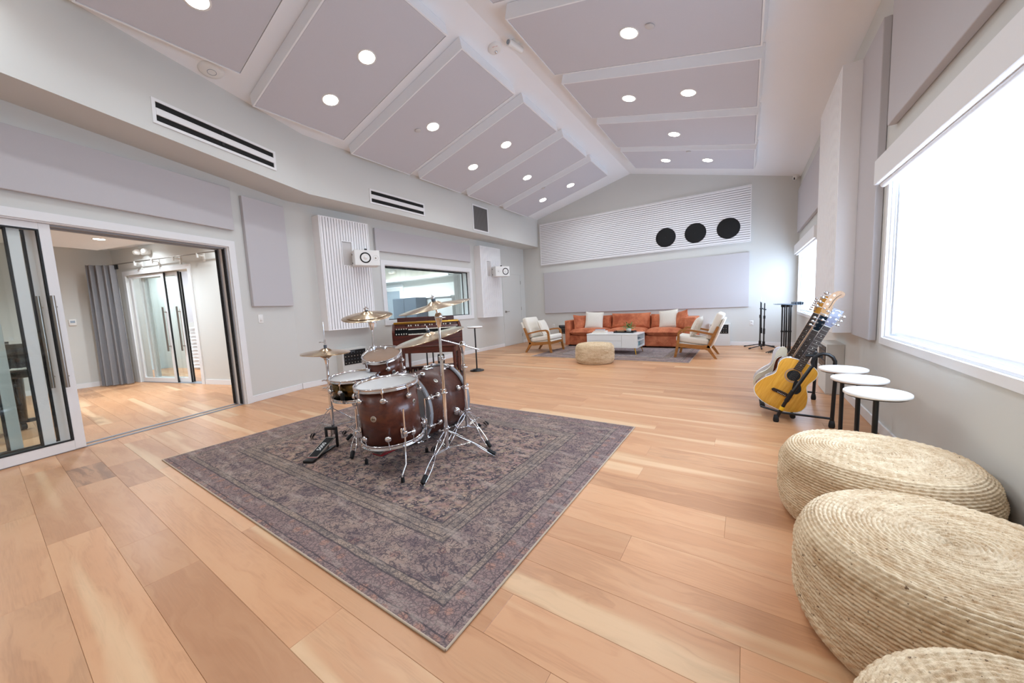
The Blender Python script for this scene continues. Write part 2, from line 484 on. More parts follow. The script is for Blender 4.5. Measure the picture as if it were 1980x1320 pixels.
def text(name, body, size, mat, parent, loc, rot, extrude=.0008):
    cu = bpy.data.curves.new(name, 'FONT'); cu.body = body; cu.size = size; cu.extrude = extrude
    cu.align_x = 'CENTER'; cu.align_y = 'CENTER'; cu.resolution_u = 2
    dg = bpy.data.objects.new('tmp', cu); COL.objects.link(dg)
    bpy.context.view_layer.update()
    me = bpy.data.meshes.new_from_object(dg); bpy.data.objects.remove(dg)
    me.materials.clear(); me.materials.append(MAT[mat])
    return link(name, me, parent, loc, rot)
def R(deg): return math.radians(deg)
def axis_mtx(c, ax):
    z = Vector(ax).normalized(); return Matrix.Translation(Vector(c)) @ z.to_track_quat('Z', 'Y').to_matrix().to_4x4()
# ------------------------------------------------------------------ the room
XR, XB, YF, YN = 0.885, -5.70, 9.45, -2.6
RIDGE_X, RIDGE_Z, SLOPE = -2.475, 4.285, .25
KINK = Vector((-5.70, 2.69, 0)); M_A = .28
_q = math.hypot(1, M_A); UA = Vector((M_A/_q, -1/_q, 0)); NA = Vector((1/_q, M_A/_q, 0))
ROT_A = math.atan2(UA.y, UA.x)
S_END = (KINK.y-YN)/(-UA.y)
def zc(x): return RIDGE_Z-SLOPE*abs(x-RIDGE_X)
def A(s, d, z=0.): return KINK+UA*s+NA*d+Vector((0, 0, z))

# floor: subfloor with individual oak planks
floor = struct(MB().box(-12.2, XR+.1, YN-.1, YF+.1, -.12, -.0135).build('floor', 'black_matte'), 'wide oak plank floor')
PW, Y0R = .1905, .28
KNOWN = {-2: [-3.57, -2.42], -1: [-4.6, -2.99], 0: [-4.42, -3.88, -2.61, -2.12], 1: [-4.2, -3.53, -1.27], 2: [-2.2, -.48],
         3: [-1.9, -.74], 4: [0.0], 6: [-.44], 8: [-.07], 12: [-.59]}
rng = random.Random(21)
stuff_v, stuff_f, stuff_c = [], [], []
def plank_mesh(x0, x1, y0, y1):
    g = .0003; b = .0008; z = 0.0
    vs = [(x0+g, y0+g, -.013), (x1-g, y0+g, -.013), (x1-g, y1-g, -.013), (x0+g, y1-g, -.013),
          (x0+g, y0+g, z-b), (x1-g, y0+g, z-b), (x1-g, y1-g, z-b), (x0+g, y1-g, z-b),
          (x0+g+b, y0+g+b, z), (x1-g-b, y0+g+b, z), (x1-g-b, y1-g-b, z), (x0+g+b, y1-g-b, z)]
    fs = [(8, 9, 10, 11)]+[(i, (i+1) % 4, 4+(i+1) % 4, 4+i) for i in range(4)]+[(4+i, 4+(i+1) % 4, 8+(i+1) % 4, 8+i) for i in range(4)]
    return vs, fs
n_single = 0
row0 = int(math.floor((YN-Y0R)/PW)); row1 = int(math.ceil((YF-Y0R)/PW))
for r in range(row0, row1):
    y0, y1 = max(YN, Y0R+PW*r), min(YF, Y0R+PW*(r+1))
    left = -12.0 if y1 < 4.6 else XB-.02
    cuts = [left]; known = sorted(KNOWN.get(r, []))
    x = left
    if known:
        x = known[0]-rng.uniform(1.2, 2.0); back = []
        while x > left+.4: back.append(x); x -= rng.uniform(1.0, 2.1)
        cuts += sorted(back)+known; x = known[-1]+rng.uniform(1.1, 2.0)
    else: x = left+rng.uniform(.35, 1.9)
    while x < XR-.25: cuts.append(x); x += rng.choice((rng.uniform(.5, 1.0), rng.uniform(1.2, 2.2), rng.uniform(1.4, 2.2)))
    cuts.append(XR)
    for a, b in zip(cuts, cuts[1:]):
        vs, fs = plank_mesh(a, b, y0, y1)
        tone, off, dark = rng.betavariate(2.2, 1.8), rng.random(), (0. if rng.random() < .93 else rng.uniform(.15, .35))
        if r == 0 and abs(a+4.42) < .01: dark, tone = .85, .25
        if r == 1 and abs(a+4.2) < .01: dark, tone = .12, .05
        single = b > -5.75 and y1 > -.35 or (b > -9.5 and -.5 < y0 < 1.7)
        if single:
            n_single += 1
            me = bpy.data.meshes.new('plank'); me.from_pydata(vs, [], fs); me.materials.append(MAT['oak_plank'])
            at = me.attributes.new('tone', 'FLOAT_COLOR', 'FACE')
            for i in range(len(fs)): at.data[i].color = (tone, off, dark, 1)
            link('plank', me, floor)
        else:
            o = len(stuff_v); stuff_v += vs; stuff_f += [tuple(i+o for i in f) for f in fs]; stuff_c += [(tone, off, dark, 1)]*len(fs)
me = bpy.data.meshes.new('distant_planks'); me.from_pydata(stuff_v, [], stuff_f); me.materials.append(MAT['oak_plank'])
at = me.attributes.new('tone', 'FLOAT_COLOR', 'FACE')
for i, c in enumerate(stuff_c): at.data[i].color = c
link('distant_planks', me, floor)['kind'] = 'stuff'

# ceiling: two slopes
T = .12
c = MB()
c.prism([(RIDGE_X, RIDGE_Z), (XR+.2, zc(XR+.2)), (XR+.2, zc(XR+.2)+T), (RIDGE_X, RIDGE_Z+T), (-6.1, zc(-6.1)+T), (-6.1, zc(-6.1))], YN-.2, YF+.2, 'xz')
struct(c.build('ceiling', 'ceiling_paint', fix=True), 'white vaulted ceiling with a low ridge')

# walls
struct(MB().prism([(XB-.1, -.1), (XR+.2, -.1), (XR+.2, zc(XR+.2)+.05), (RIDGE_X, RIDGE_Z+.05), (XB-.1, zc(XB-.1)+.05)], YF, YF+.15, 'xz').build('wall_far', 'wall_paint', fix=True), 'pale grey gable wall behind the sofa')
struct(MB().prism([(-4.5, -.1), (XR+.2, -.1), (XR+.2, zc(XR+.2)+.05), (RIDGE_X, RIDGE_Z+.05), (-4.5, zc(-4.5)+.05)], YN-.15, YN, 'xz').build('wall_back', 'wall_paint', fix=True), 'pale grey gable wall behind the viewer')
# right wall with two window openings
W1 = (1.30, 3.81, .745, 2.02)     # y0, y1, z0, z1
W2 = (6.75, 9.20, .745, 2.02)
w = MB()
ys = [YN-.2, W1[0], W1[1], W2[0], W2[1], YF+.1]
for i in range(5):
    if i in (1, 3):
        w.box(XR, XR+.2, ys[i], ys[i+1], -.1, W1[2]); w.box(XR, XR+.2, ys[i], ys[i+1], W1[3], 3.6)
    else: w.box(XR, XR+.2, ys[i], ys[i+1], -.1, 3.6)
struct(w.build('wall_right', 'wall_paint', fix=True), 'pale grey wall with the two shaded windows')
# left wall with control room window
W3 = (4.37, 6.83, .955, 2.01)
w = MB(); ys = [2.69, W3[0], W3[1], YF+.1]
for i in range(3):
    if i == 1:
        w.box(XB-.28, XB, ys[i], ys[i+1], -.1, W3[2]); w.box(XB-.28, XB, ys[i], ys[i+1], W3[3], 2.95)
    else: w.box(XB-.28, XB, ys[i], ys[i+1], -.1, 2.95)
struct(w.build('wall_left', 'wall_paint', fix=True), 'pale grey wall with the control room window')
# angled wall with sliding door opening (local x = s along the wall, y = into the room)
D_S0, D_S1, D_TOP, D_DEPTH = .845, 4.35, 2.032, .22
wa = MB(); 
wa.box(-.12, D_S0, -D_DEPTH, 0, -.1, 3.3); wa.box(D_S0, D_S1, -D_DEPTH, 0, D_TOP, 3.3); wa.box(D_S1, S_END+.2, -D_DEPTH, 0, -.1, 3.3)
struct(wa.build('wall_left_angled', 'wall_paint', None, KINK, (0, 0, ROT_A)), 'pale grey angled wall with the wide sliding door')

# soffit along the left walls
SX, SZ, SM = -5.16, 2.822, .26
def soffit_z(y): return SZ+.0575*max(0., 2.79-y)
front = [(SX, YF+.05), (SX, 2.79), (SX+SM*(2.79-YN+.1), YN-.1)]; back = [(-6.0, YF+.05), (-6.0, 2.79), (-6.0, YN-.1)]
so = MB()
vs = [(x, y, soffit_z(y)) for x, y in front]+[(x, y, zc(x)+.02) for x, y in front]+[(x, y, soffit_z(y)) for x, y in back]+[(x, y, 3.75) for x, y in back]
so.add(vs, [(0, 3, 4, 1), (1, 4, 5, 2), (0, 1, 7, 6), (1, 2, 8, 7), (3, 9, 10, 4), (4, 10, 11, 5), (6, 7, 10, 9), (7, 8, 11, 10)])
struct(so.build('soffit', 'wall_paint', fix=False), 'boxed pale grey soffit running above the left walls')

# baseboards
def baseboard(name, p0, p1, n, h=.088, t=.014):
    p0, p1 = Vector(p0), Vector(p1); d = p1-p0; ang = math.atan2(d.y, d.x)
    s = 1 if Vector((-math.sin(ang), math.cos(ang), 0)).dot(Vector(n)) > 0 else -1
    m = MB(); y0, y1 = (0, t*s) if s > 0 else (t*s, 0)
    m.rbox(0, d.length, y0, y1, .0005, h, .003, 1, smooth=False)
    return struct(m.build(name, 'trim_white', None, p0, (0, 0, ang)))
baseboard('baseboard_far', (XB, YF, 0), (XR, YF, 0), (0, -1, 0))
baseboard('baseboard_right', (XR, YN, 0), (XR, YF-.014, 0), (-1, 0, 0))
baseboard('baseboard_left', (XB, 2.70, 0), (XB, 8.22, 0), (1, 0, 0))
baseboard('baseboard_left_far', (XB, 9.24, 0), (XB, YF-.014, 0), (1, 0, 0))
baseboard('baseboard_left_angled', A(.0, 0), A(.77, 0), NA)
baseboard('baseboard_back', (-4.2, YN, 0), (XR, YN, 0), (0, 1, 0))

# ------------------------------------------------------------------ windows on the right
def right_window(name, W, label, near=True):
    y0, y1, z0, z1 = W
    o = base_empty(name); struct(o, label)
    tw, tp = .05, .018
    m = MB(); m.box(XR-tp, XR, y0-tw, y1+tw, z0-tw, z0); m.box(XR-tp, XR, y0-tw, y0, z0, z1); m.box(XR-tp, XR, y1, y1+tw, z0, z1); m.box(XR-tp, XR, y0-tw, y1+tw, z1, z1+tw)
    m.build('casing', 'trim_white', o)
    m = MB(); m.box(XR, XR+.12, y0, y1, z0, z0+.015); m.box(XR, XR+.12, y0, y0+.015, z0+.015, z1); m.box(XR, XR+.12, y1-.015, y1, z0+.015, z1); m.box(XR, XR+.12, y0, y1, z1-.01, z1)
    m.build('reveal', 'trim_white', o)
    m = MB(); f = .055
    for a, b, c_, d_ in ((y0, y1, z0, z0+f), (y0, y1, z1-f, z1), (y0, y0+f, z0+f, z1-f), (y1-f, y1, z0+f, z1-f), ((y0+y1)/2-.03, (y0+y1)/2+.03, z0+f, z1-f)):
        m.box(XR+.12, XR+.17, a, b, c_, d_)
    m.build('sash', 'trim_white', o)
    ym = (y0+y1)/2
    for a, b in ((y0+f, ym-.03), (ym+.03, y1-f)):
        MB().box(XR+.14, XR+.146, a, b, z0+f, z1-f).build('pane', 'pane_glass', o)
    return o
right_window('window_1', W1, 'wide window beside the jute poufs')
right_window('window_2', W2, 'wide window beside the folded music stands')
def roller_shade(W, label):
    y0, y1, z0, z1 = W
    o = thing('roller_shade', label, 'window shade', (XR, (y0+y1)/2, z0), 0., 'roller shades on the right wall')
    h = (y1-y0)/2; zt = z1-z0
    m = MB(); m.box(.055, .058, -h+.05, h-.05, .045, zt+.02); m.build('shade_cloth', 'shade_glow', o)
    MB().rbox(.048, .066, -h+.05, h-.05, .02, .048, .006, 2).build('hem_bar', 'trim_white', o)
    m = MB(); m.rbox(-.095, .0, -h-.03, h+.03, zt-.13, zt+.045, .004, 1, smooth=False); m.build('valance', 'trim_white', o)
    MB().cyl((-.048, -h-.0, zt-.14), (-.048, h, zt-.14), .018, n=12).build('roller_tube', 'trim_white', o)
    MB().box(.03, .07, h-.045, h-.02, .03, zt-.05).build('side_channel', 'trim_white', o)
    MB().box(.03, .07, -h+.02, -h+.045, .03, zt-.05).build('side_channel', 'trim_white', o)
    MB().tube([(.02, h-.03, zt-.14), (.02, h-.03, .25)], .003, 6).build('pull_cord', 'white_plastic', o)
    return o
roller_shade(W1, 'glowing white roller shade in the window beside the jute poufs')
roller_shade(W2, 'glowing white roller shade in the window beside the folded music stands')

# ------------------------------------------------------------------ control room window, flush door
def control_window():
    y0, y1, z0, z1 = W3
    o = base_empty('window_3'); struct(o, 'control room window in the left wall')
    tw, tp = .085, .022
    m = MB(); m.box(XB, XB+tp, y0-tw, y1+tw, z0-tw, z0); m.box(XB, XB+tp, y0-tw, y0, z0, z1); m.box(XB, XB+tp, y1, y1+tw, z0, z1); m.box(XB, XB+tp, y0-tw, y1+tw, z1, z1+tw)
    m.build('casing', 'trim_white', o)
    m = MB(); d = .28
    m.box(XB-d, XB, y0, y1, z0, z0+.012); m.box(XB-d, XB, y0, y0+.012, z0, z1); m.box(XB-d, XB, y1-.012, y1, z0, z1); m.box(XB-d, XB, y0, y1, z1-.012, z1)
    m.build('reveal', 'trim_white', o)
    for dx in (.06, .21):
        m = MB()
        for a, b, c_, e in ((y0+.012, y1-.012, z0+.012, z0+.024), (y0+.012, y1-.012, z1-.03, z1-.012), (y0+.012, y0+.024, z0, z1), (y1-.024, y1-.012, z0, z1)): m.box(XB-dx-.012, XB-dx+.008, a, b, c_, e)
        m.build('gasket', 'dark_seal', o)
        MB().box(XB-dx-.004, XB-dx, y0+.02, y1-.02, z0+.02, z1-.02).build('pane', 'pane_glass', o)
control_window()

def flush_door():
    y0, y1, h = 8.28, 9.19, 2.045
    o = base_empty('door_1', (XB, 0, 0)); struct(o, 'plain pale grey flush door in the left wall')
    m = MB(); m.box(0, .010, y0-.035, y0, 0.001, h+.035); m.box(0, .010, y1, y1+.035, .001, h+.035); m.box(0, .010, y0, y1, h, h+.035); m.build('door_frame', 'wall_paint', o)
    leaf = MB().rbox(.0, .006, y0+.004, y1-.004, .008, h-.004, .002, 1, smooth=False).build('door_leaf', 'wall_paint', o)
    m = MB(); m.cyl((.006, y0+.075, .98), (.012, y0+.075, .98), .032, n=20); m.cyl((.012, y0+.075, .98), (.055, y0+.075, .98), .01); m.tube([(.055, y0+.075, .98), (.058, y0+.09, .98), (.058, y0+.19, .985)], .009); m.build('lever_handle', 'satin_steel', o)
    for z in (.25, 1.05, 1.82): MB().cyl((.012, y1+.004, z-.05), (.012, y1+.004, z+.05), .008, n=10).build('hinge', 'satin_steel', o)
    MB().box(-.0, .002, y0-.004, y0+.004, .008, h).build('door_gap', 'dark_seal', o)
flush_door()

# ------------------------------------------------------------------ wide sliding door in the angled wall
def sliding_door():
    o = base_empty('door_2', KINK, ROT_A); struct(o, 'wide white multi-panel sliding glass door')
    tw, tp = .075, .02
    m = MB(); m.box(D_S0-tw, D_S0, 0, tp, 0.0005, D_TOP+tw); m.box(D_S0, D_S1, 0, tp, D_TOP, D_TOP+tw); m.box(D_S1, D_S1+tw, 0, tp, .0005, D_TOP+tw)
    m.build('casing', 'trim_white', o)
    m = MB(); m.box(D_S0, D_S0+.012, -D_DEPTH, 0, 0.0005, D_TOP); m.box(D_S0, D_S1, -D_DEPTH, 0, D_TOP-.012, D_TOP)
    m.build('jamb', 'trim_white', o)
    # seal strips on the jamb, three per track
    for base in (-.055, -.175):
        for k in range(3):
            y = base+.018-k*.018
            MB().box(D_S0+.012, D_S0+.030, y-.005, y+.003, .012, D_TOP-.012).build('jamb_seal', 'dark_seal', o)
            MB().box(D_S0+.012, D_S0+.024, y+.003, y+.011, .012, D_TOP-.012).build('jamb_rib', 'grey_seal', o)
    for base in (-.055, -.175):
        for k in range(2):
            y = base+.012-k*.028
            MB().box(D_S0, 4.3, y-.009, y+.009, .0006, .006).build('floor_track', 'grey_seal', o)
            MB().box(D_S0, 4.3, y-.009, y+.009, D_TOP-.03, D_TOP-.012).build('head_track', 'grey_seal', o)
    def panel(name, s0, s1, y, stile=.07, handle=False, side=1):
        p = base_empty(name, (0, 0, 0), 0., o)
        m = MB(); t = .017; z0, z1 = .008, D_TOP-.014; rail = .085
        m.rbox(s0, s0+stile, y-t, y+t, z0, z1, .003, 1, smooth=False); m.rbox(s1-stile, s1, y-t, y+t, z0, z1, .003, 1, smooth=False)
        m.box(s0+stile, s1-stile, y-t, y+t, z0, z0+rail); m.box(s0+stile, s1-stile, y-t, y+t, z1-.055, z1)
        m.build('panel_frame', 'trim_white', p)
        m = MB(); g = .012
        m.box(s0+stile, s0+stile+g, y-.008, y+t+.002, z0+rail, z1-.055); m.box(s1-stile-g, s1-stile, y-.008, y+t+.002, z0+rail, z1-.055)
        m.box(s0+stile+g, s1-stile-g, y-.008, y+t+.002, z0+rail, z0+rail+g); m.box(s0+stile+g, s1-stile-g, y-.008, y+t+.002, z1-.055-g, z1-.055)
        m.build('glazing_gasket', 'dark_seal', p)
        MB().box(s0+stile+g, s1-stile-g, y-.003, y+.003, z0+rail+g, z1-.055-g).build('pane', 'pane_glass', p)
        if handle:
            m = MB(); sx = s0+.075; hy = y+t
            m.cyl((sx, hy+.055, .585), (sx, hy+.055, 1.395), .0145, n=16)
            for z in (.68, 1.30): m.cyl((s0+.04, hy-.002, z), (sx, hy+.057, z), .0085, n=10)
            m.build('pull_handle', 'satin_steel', p)
    panel('door_panel', 2.30, 3.40, -.043, handle=True)
    panel('door_panel', 2.46, 3.56, -.083)
    panel('door_panel', 2.34, 3.44, -.163, handle=True)
    panel('door_panel', 2.60, 3.70, -.203)
    panel('door_panel', 3.40, 4.33, -.043)
    panel('door_panel', 3.45, 4.33, -.163)
sliding_door()
# ------------------------------------------------------------------ vocal booth behind the angled wall
BZ = 2.53
SQ = -.13
bo = base_empty('wall_booth', KINK, ROT_A); struct(bo, 'pale walls of the vocal booth behind the sliding door')
D3 = (-4.165, -2.435, 2.03)    # second sliding door: d0, d1, head height
m = MB()
m.box(SQ-.18, SQ, -D_DEPTH, D3[1]+0, -.05, BZ+.1) if False else None
m.box(SQ-.18, SQ, D3[1], -D_DEPTH, -.05, BZ+.1); m.box(SQ-.18, SQ, D3[0], D3[1], D3[2], BZ+.1); m.box(SQ-.18, SQ, -5.2, D3[0], -.05, BZ+.1)
m.build('booth_side_wall', 'wall_paint', bo)
# far wall of the booth stands parallel to the room's long side
inv = Matrix.Rotation(-ROT_A, 4, 'Z') @ Matrix.Translation(-KINK)
m = MB(); m.box(-10.3, -10.1, -2.8, 1.75, -.05, BZ+.1, inv); m.build('booth_far_wall', 'wall_paint', bo)
m = MB(); m.box(4.7, 4.9, -6.2, -D_DEPTH, -.05, BZ+.1); m.build('booth_near_wall', 'wall_paint', bo)
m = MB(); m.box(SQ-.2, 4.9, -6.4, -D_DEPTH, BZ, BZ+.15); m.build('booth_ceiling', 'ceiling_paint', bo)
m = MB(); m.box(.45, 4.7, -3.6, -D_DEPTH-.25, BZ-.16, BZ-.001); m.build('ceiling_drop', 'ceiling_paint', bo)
m = MB(); m.box(SQ, SQ+.012, D3[1]+.08, -D_DEPTH, 0.0005, .085); m.build('booth_baseboard', 'trim_white', bo)
m = MB(); m.box(-10.1, -10.088, -2.6, 1.55, .0005, .085, inv); m.build('booth_baseboard', 'trim_white', bo)

def booth_door():
    o = base_empty('door_3', KINK, ROT_A); struct(o, 'white sliding glass door in the booth side wall')
    d0, d1, h = D3; y = SQ
    m = MB(); tw = .075
    m.box(y, y+.02, d0-tw, d0, .0005, h+tw); m.box(y, y+.02, d1, d1+tw, .0005, h+tw); m.box(y, y+.02, d0, d1, h, h+tw); m.build('casing', 'trim_white', o)
    def panel(a, b, x, handle=True):
        p = base_empty('door_panel', (0, 0, 0), 0., o)
        m = MB(); st = .065
        m.box(x-.017, x+.017, a, a+st, .01, h-.01); m.box(x-.017, x+.017, b-st, b, .01, h-.01); m.box(x-.017, x+.017, a+st, b-st, .01, .09); m.box(x-.017, x+.017, a+st, b-st, h-.065, h-.01); m.build('panel_frame', 'trim_white', p)
        MB().box(x-.003, x+.003, a+st, b-st, .09, h-.065).build('pane', 'pane_glass', p)
        m = MB(); m.box(x-.012, x+.012, b, b+.009, .01, h-.01); m.build('edge_seal', 'dark_seal', p)
        if handle:
            m = MB(); hy = b-st*.5
            m.cyl((x+.07, hy, .60), (x+.07, hy, 1.40), .0145, n=12)
            for z in (.69, 1.31): m.cyl((x+.015, hy, z), (x+.072, hy, z), .0085, n=8)
            m.build('pull_handle', 'satin_steel', p)
    panel(d0+.03, d0+1.02, y-.03); panel(d0+.30, d0+1.32, y-.075); panel(d0+.25, d0+1.27, y-.14, False)
    MB().box(y-.17, y, d0, d1, .0006, .006).build('floor_track', 'grey_seal', o)
booth_door()
# room glimpsed beyond the booth
m = MB(); m.box(-1.8, -1.6, -7.5, -2.0, -.05, BZ+.1); m.box(-1.6, SQ-.18, -2.1, -2.0, -.05, BZ+.1); m.box(-1.6, SQ-.18, -7.5, -7.4, -.05, BZ+.1)
struct(m.build('wall_beyond_booth', 'wall_paint', None, KINK, (0, 0, ROT_A)), 'pale walls of the room beyond the booth')
m = MB(); m.box(-1.8, SQ-.15, -7.5, -2.0, BZ, BZ+.15); struct(m.build('ceiling_beyond_booth', 'ceiling_paint', None, KINK, (0, 0, ROT_A)))
o = thing('stepped_diffuser', 'white stepped wall diffuser of stacked ledges beyond the booth', 'acoustic diffuser', A(-1.6, -4.9), ROT_A)
for k in range(11):
    MB().prism([(0, .06+k*.082), (.17, .06+k*.082), (.10, .06+k*.082+.07), (0, .06+k*.082+.07)], -.05, 1.45, 'xz').build('ledge', 'slat_white', o)
MB().box(0, .19, -.05, 1.45, .965, .985).build('cap_shelf', 'slat_white', o)
MB().box(.02, .05, -.0, 1.4, .986, .992).build('led_strip', 'led_strip', o)
for y in (-.10, .62):
    MB().prism([(0, 0), (.16, .08), (.16, .72), (0, .80)], 1.1, BZ-.05, 'xy', Matrix.Translation((0, y, 0))).build('angled_panel', 'panel_fabric', o)

# ------------------------------------------------------------------ control room behind the window
w = MB(); w.box(-11.0, XB-.28, 7.8, 8.0, -.05, 2.9); w.box(-11.2, -11.0, 4.0, 8.0, -.05, 2.9); w.box(-11.2, XB-.28, 4.0, 4.1, -.05, 2.9)

struct(w.build('wall_control_room', 'wall_paint'), 'pale walls of the control room behind the window')
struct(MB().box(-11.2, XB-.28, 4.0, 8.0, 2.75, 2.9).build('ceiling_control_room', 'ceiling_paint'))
struct(MB().box(-11.2, XB-.28, 4.6, 8.0, -.12, -.02).build('floor_control_room', 'cabinet_slate'))
def control_room():
    o = thing('cove_shelf', 'white lit ledge running along the control room wall', 'light cove', (-9, 7.8, 2.08))
    MB().box(-2.0, 1.95, -.26, 0, 0, .05).build('ledge', 'slat_white', o); MB().box(-2.0, 1.95, -.26, -.235, .05, .09).build('lip', 'slat_white', o)
    MB().box(-1.9, 1.9, -.16, -.12, .051, .056).build('led_strip', 'cove_glow', o)
    o = thing('wall_cabinet', 'white panelled ledge with glowing light along the control room wall', 'wall ledge', (-8.3, 7.8, 0))
    MB().box(-1.05, 1.2, -.12, 0, .02, 1.50).build('body', 'panel_edge', o); MB().box(-1.05, 1.2, -.17, 0, 1.50, 1.535).build('ledge', 'slat_white', o)
    MB().box(-1.0, 1.15, -.10, -.07, 1.536, 1.541).build('led_strip', 'cove_glow', o)
    o = thing('control_room_door', 'white framed glazed door in the control room', 'door', (-9.8, 7.8, 0))
    m = MB(); m.box(-.52, -.42, -.04, 0, 0, 2.0); m.box(.42, .52, -.04, 0, 0, 2.0); m.box(-.42, .42, -.04, 0, 1.9, 2.0); m.build('door_frame', 'trim_white', o)
    m = MB(); m.box(-.42, -.34, -.03, -.005, 0, 1.9); m.box(.34, .42, -.03, -.005, 0, 1.9); m.box(-.34, .34, -.03, -.005, 1.8, 1.9); m.box(-.34, .34, -.03, -.005, 0, .2); m.build('door_leaf', 'panel_edge', o)
    MB().box(-.34, .34, -.02, -.012, .2, 1.8).build('pane', 'lens_grey', o)
    MB().box(.36, .38, -.07, -.05, .7, 1.3).build('pull_handle', 'dark_seal', o)
    o = thing('rack_cabinet', 'tall slate grey cabinet standing against the control room wall', 'cabinet', (-8.6, 7.5, 0))
    MB().rbox(-.52, .52, -.3, .12, 0, 1.52, .01, 1, smooth=False).build('body', 'cabinet_slate', o); MB().box(-.004, .004, -.305, -.3, .05, 1.48).build('door_seam', 'dark_seal', o)
    MB().box(.04, .06, -.33, -.30, .8, 1.0).build('handle', 'satin_steel', o)
    o = thing('mixing_desk', 'long slate grey desk under the control room window', 'desk', (-8.6, 6.3, 0))
    MB().rbox(-1.6, 1.2, -1.1, .75, .84, .90, .01, 1, smooth=False).build('desktop', 'bulb_grey', o)
    for x in (-1.55, 1.05): MB().box(x, x+.1, -1.0, .7, 0, .84).build('side_panel', 'cabinet_slate', o)
    o = thing('hand_sanitizer_bottle', 'clear pump bottle on the control room desk', 'bottle', (-9.1, 5.9, .90))
    MB().lathe([(.001, 0), (.03, 0), (.03, .11), (.012, .14), (.012, .16), (.001, .16)], 16).build('bottle', 'white_plastic', o); MB().cyl((0, 0, .16), (0, 0, .20), .005).box(-.03, .008, -.006, .006, .195, .205).build('pump', 'white_plastic', o)
    o = thing('emergency_light', 'white twin-head emergency light on the control room wall', 'emergency light', (-9.7, 7.79, 2.42))
    MB().rbox(-.13, .13, -.06, 0, -.04, .04, .02, 2).build('body', 'white_plastic', o)
    for x in (-.1, .1): MB().ball((x, -.08, 0), .05).build('lamp_head', 'white_plastic', o)
    o = thing('wall_curtain', 'pale grey pleated acoustic drape at the control room corner', 'curtain', (-6.15, 6.95, 0))
    pts = [(-.17+i*.0085, .012*math.sin(i*1.4)) for i in range(41)]
    m = MB(); m.add([(x, y, z) for z in (.05, 2.7) for x, y in pts], [(i, i+1, 42+i, 41+i) for i in range(40)], True); m.build('drape', 'panel_edge', o)
    for i, (x, y) in enumerate(((-9.5, 5.0), (-8.0, 5.2), (-9.4, 6.6), (-7.6, 6.5))):  # ceiling lamps added to brighten the control room
        downlight(('added downlight brightening the control room by the glazed door end of the desk', 'added downlight brightening the control room behind the window', 'added downlight brightening the control room nearest the glazed door', 'added downlight brightening the control room nearest the slate cabinet')[i], 'downlights in the control room', Vector((x, y, 2.749)), 0., 40)

# ------------------------------------------------------------------ recessed downlights
LAMPS = []
def downlight(label, group, p, tilt, watts=None, r=.083):
    """tilt: slope of the surface along x (dz/dx)."""
    o = thing('recessed_downlight', label, 'ceiling light', p, 0., group)
    o.rotation_euler = (0, -math.atan(tilt), 0)
    MB().lathe([(r, -.001), (r+.014, -.004), (r+.017, -.001), (r+.017, .002)], 40).build('trim_ring', 'white_plastic', o)
    MB().disc(r, -.0015, 40, up=False).build('lens', 'lamp_lens', o)
    ld = bpy.data.lights.new('downlight_lamp', 'AREA'); ld.shape = 'DISK'; ld.size = 2*r*.95; ld.energy = DOWNLIGHT_W if watts is None else watts
    ld.color = (.80, .91, 1.0); ld.spread = R(150)
    lo = bpy.data.objects.new('downlight_lamp', ld); COL.objects.link(lo); lo.parent = o; lo.location = (0, 0, -.006)
    return o

# ------------------------------------------------------------------ ceiling panels
PT = .15
def ceiling_panel(x0, x1, y0, y1, side, label, group):
    """Fabric panel following the slope, hung PT below it; side -1 left slope, +1 right slope."""
    xm, ym = (x0+x1)/2, (y0+y1)/2
    sl = SLOPE if side < 0 else -SLOPE
    o = thing('ceiling_panel', label, 'acoustic panel', (xm, ym, zc(xm)-PT), 0., group)
    o.rotation_euler = (0, -math.atan(sl), 0)
    hx = (x1-x0)/2*math.sqrt(1+sl*sl); hy = (y1-y0)/2; e = .020
    MB().rbox(-hx+e, hx-e, -hy+e, hy-e, 0.004, .02, .002, 1, smooth=False).build('fabric_face', 'ceiling_fabric_lit', o)
    m = MB(); h = PT*.97-.004
    m.box(-hx, -hx+e-.004, -hy, hy, 0, h); m.box(hx-e+.004, hx, -hy, hy, 0, h); m.box(-hx+e-.004, hx-e+.004, -hy, -hy+e-.004, 0, h); m.box(-hx+e-.004, hx-e+.004, hy-e+.004, hy, 0, h)
    m.box(-hx+e, hx-e, -hy+e, hy-e, .02, .03)
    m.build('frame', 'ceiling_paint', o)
    return o
ORD = ('first', 'second', 'third', 'fourth', 'fifth', 'sixth', 'seventh', 'eighth')
def lamps_on(yc, side, xs, where):
    sl = SLOPE if side < 0 else -SLOPE
    for k, x in enumerate(xs):
        which = 'single' if len(xs) == 1 else ('ridge-side' if k == 0 else 'wall-side')
        downlight('%s round downlight in the %s' % (which, where), 'downlights in the ceiling panels', Vector((x, yc, zc(x)-PT+.004)), sl)
for i in range(-2, 6):
    y0 = .70+1.35*i; y1 = y0+1.125
    x0 = -4.995 if i >= 2 else (-4.80 if i == 1 else (-4.44 if i == 0 else -4.44+.42*(-i)))
    pair = i % 2 == 1; od = ORD[5-i]
    ceiling_panel(x0, -2.745, y0, y1, -1, 'grey fabric ceiling panel with %s, %s from the sofa wall on the organ side' % ('two downlights' if pair else 'one downlight', od), 'fabric panels on the left ceiling slope')
    lamps_on((y0+y1)/2+.06, -1, (-3.49, -4.235) if pair else (-3.875,), '%s ceiling panel from the sofa wall, organ side' % od)
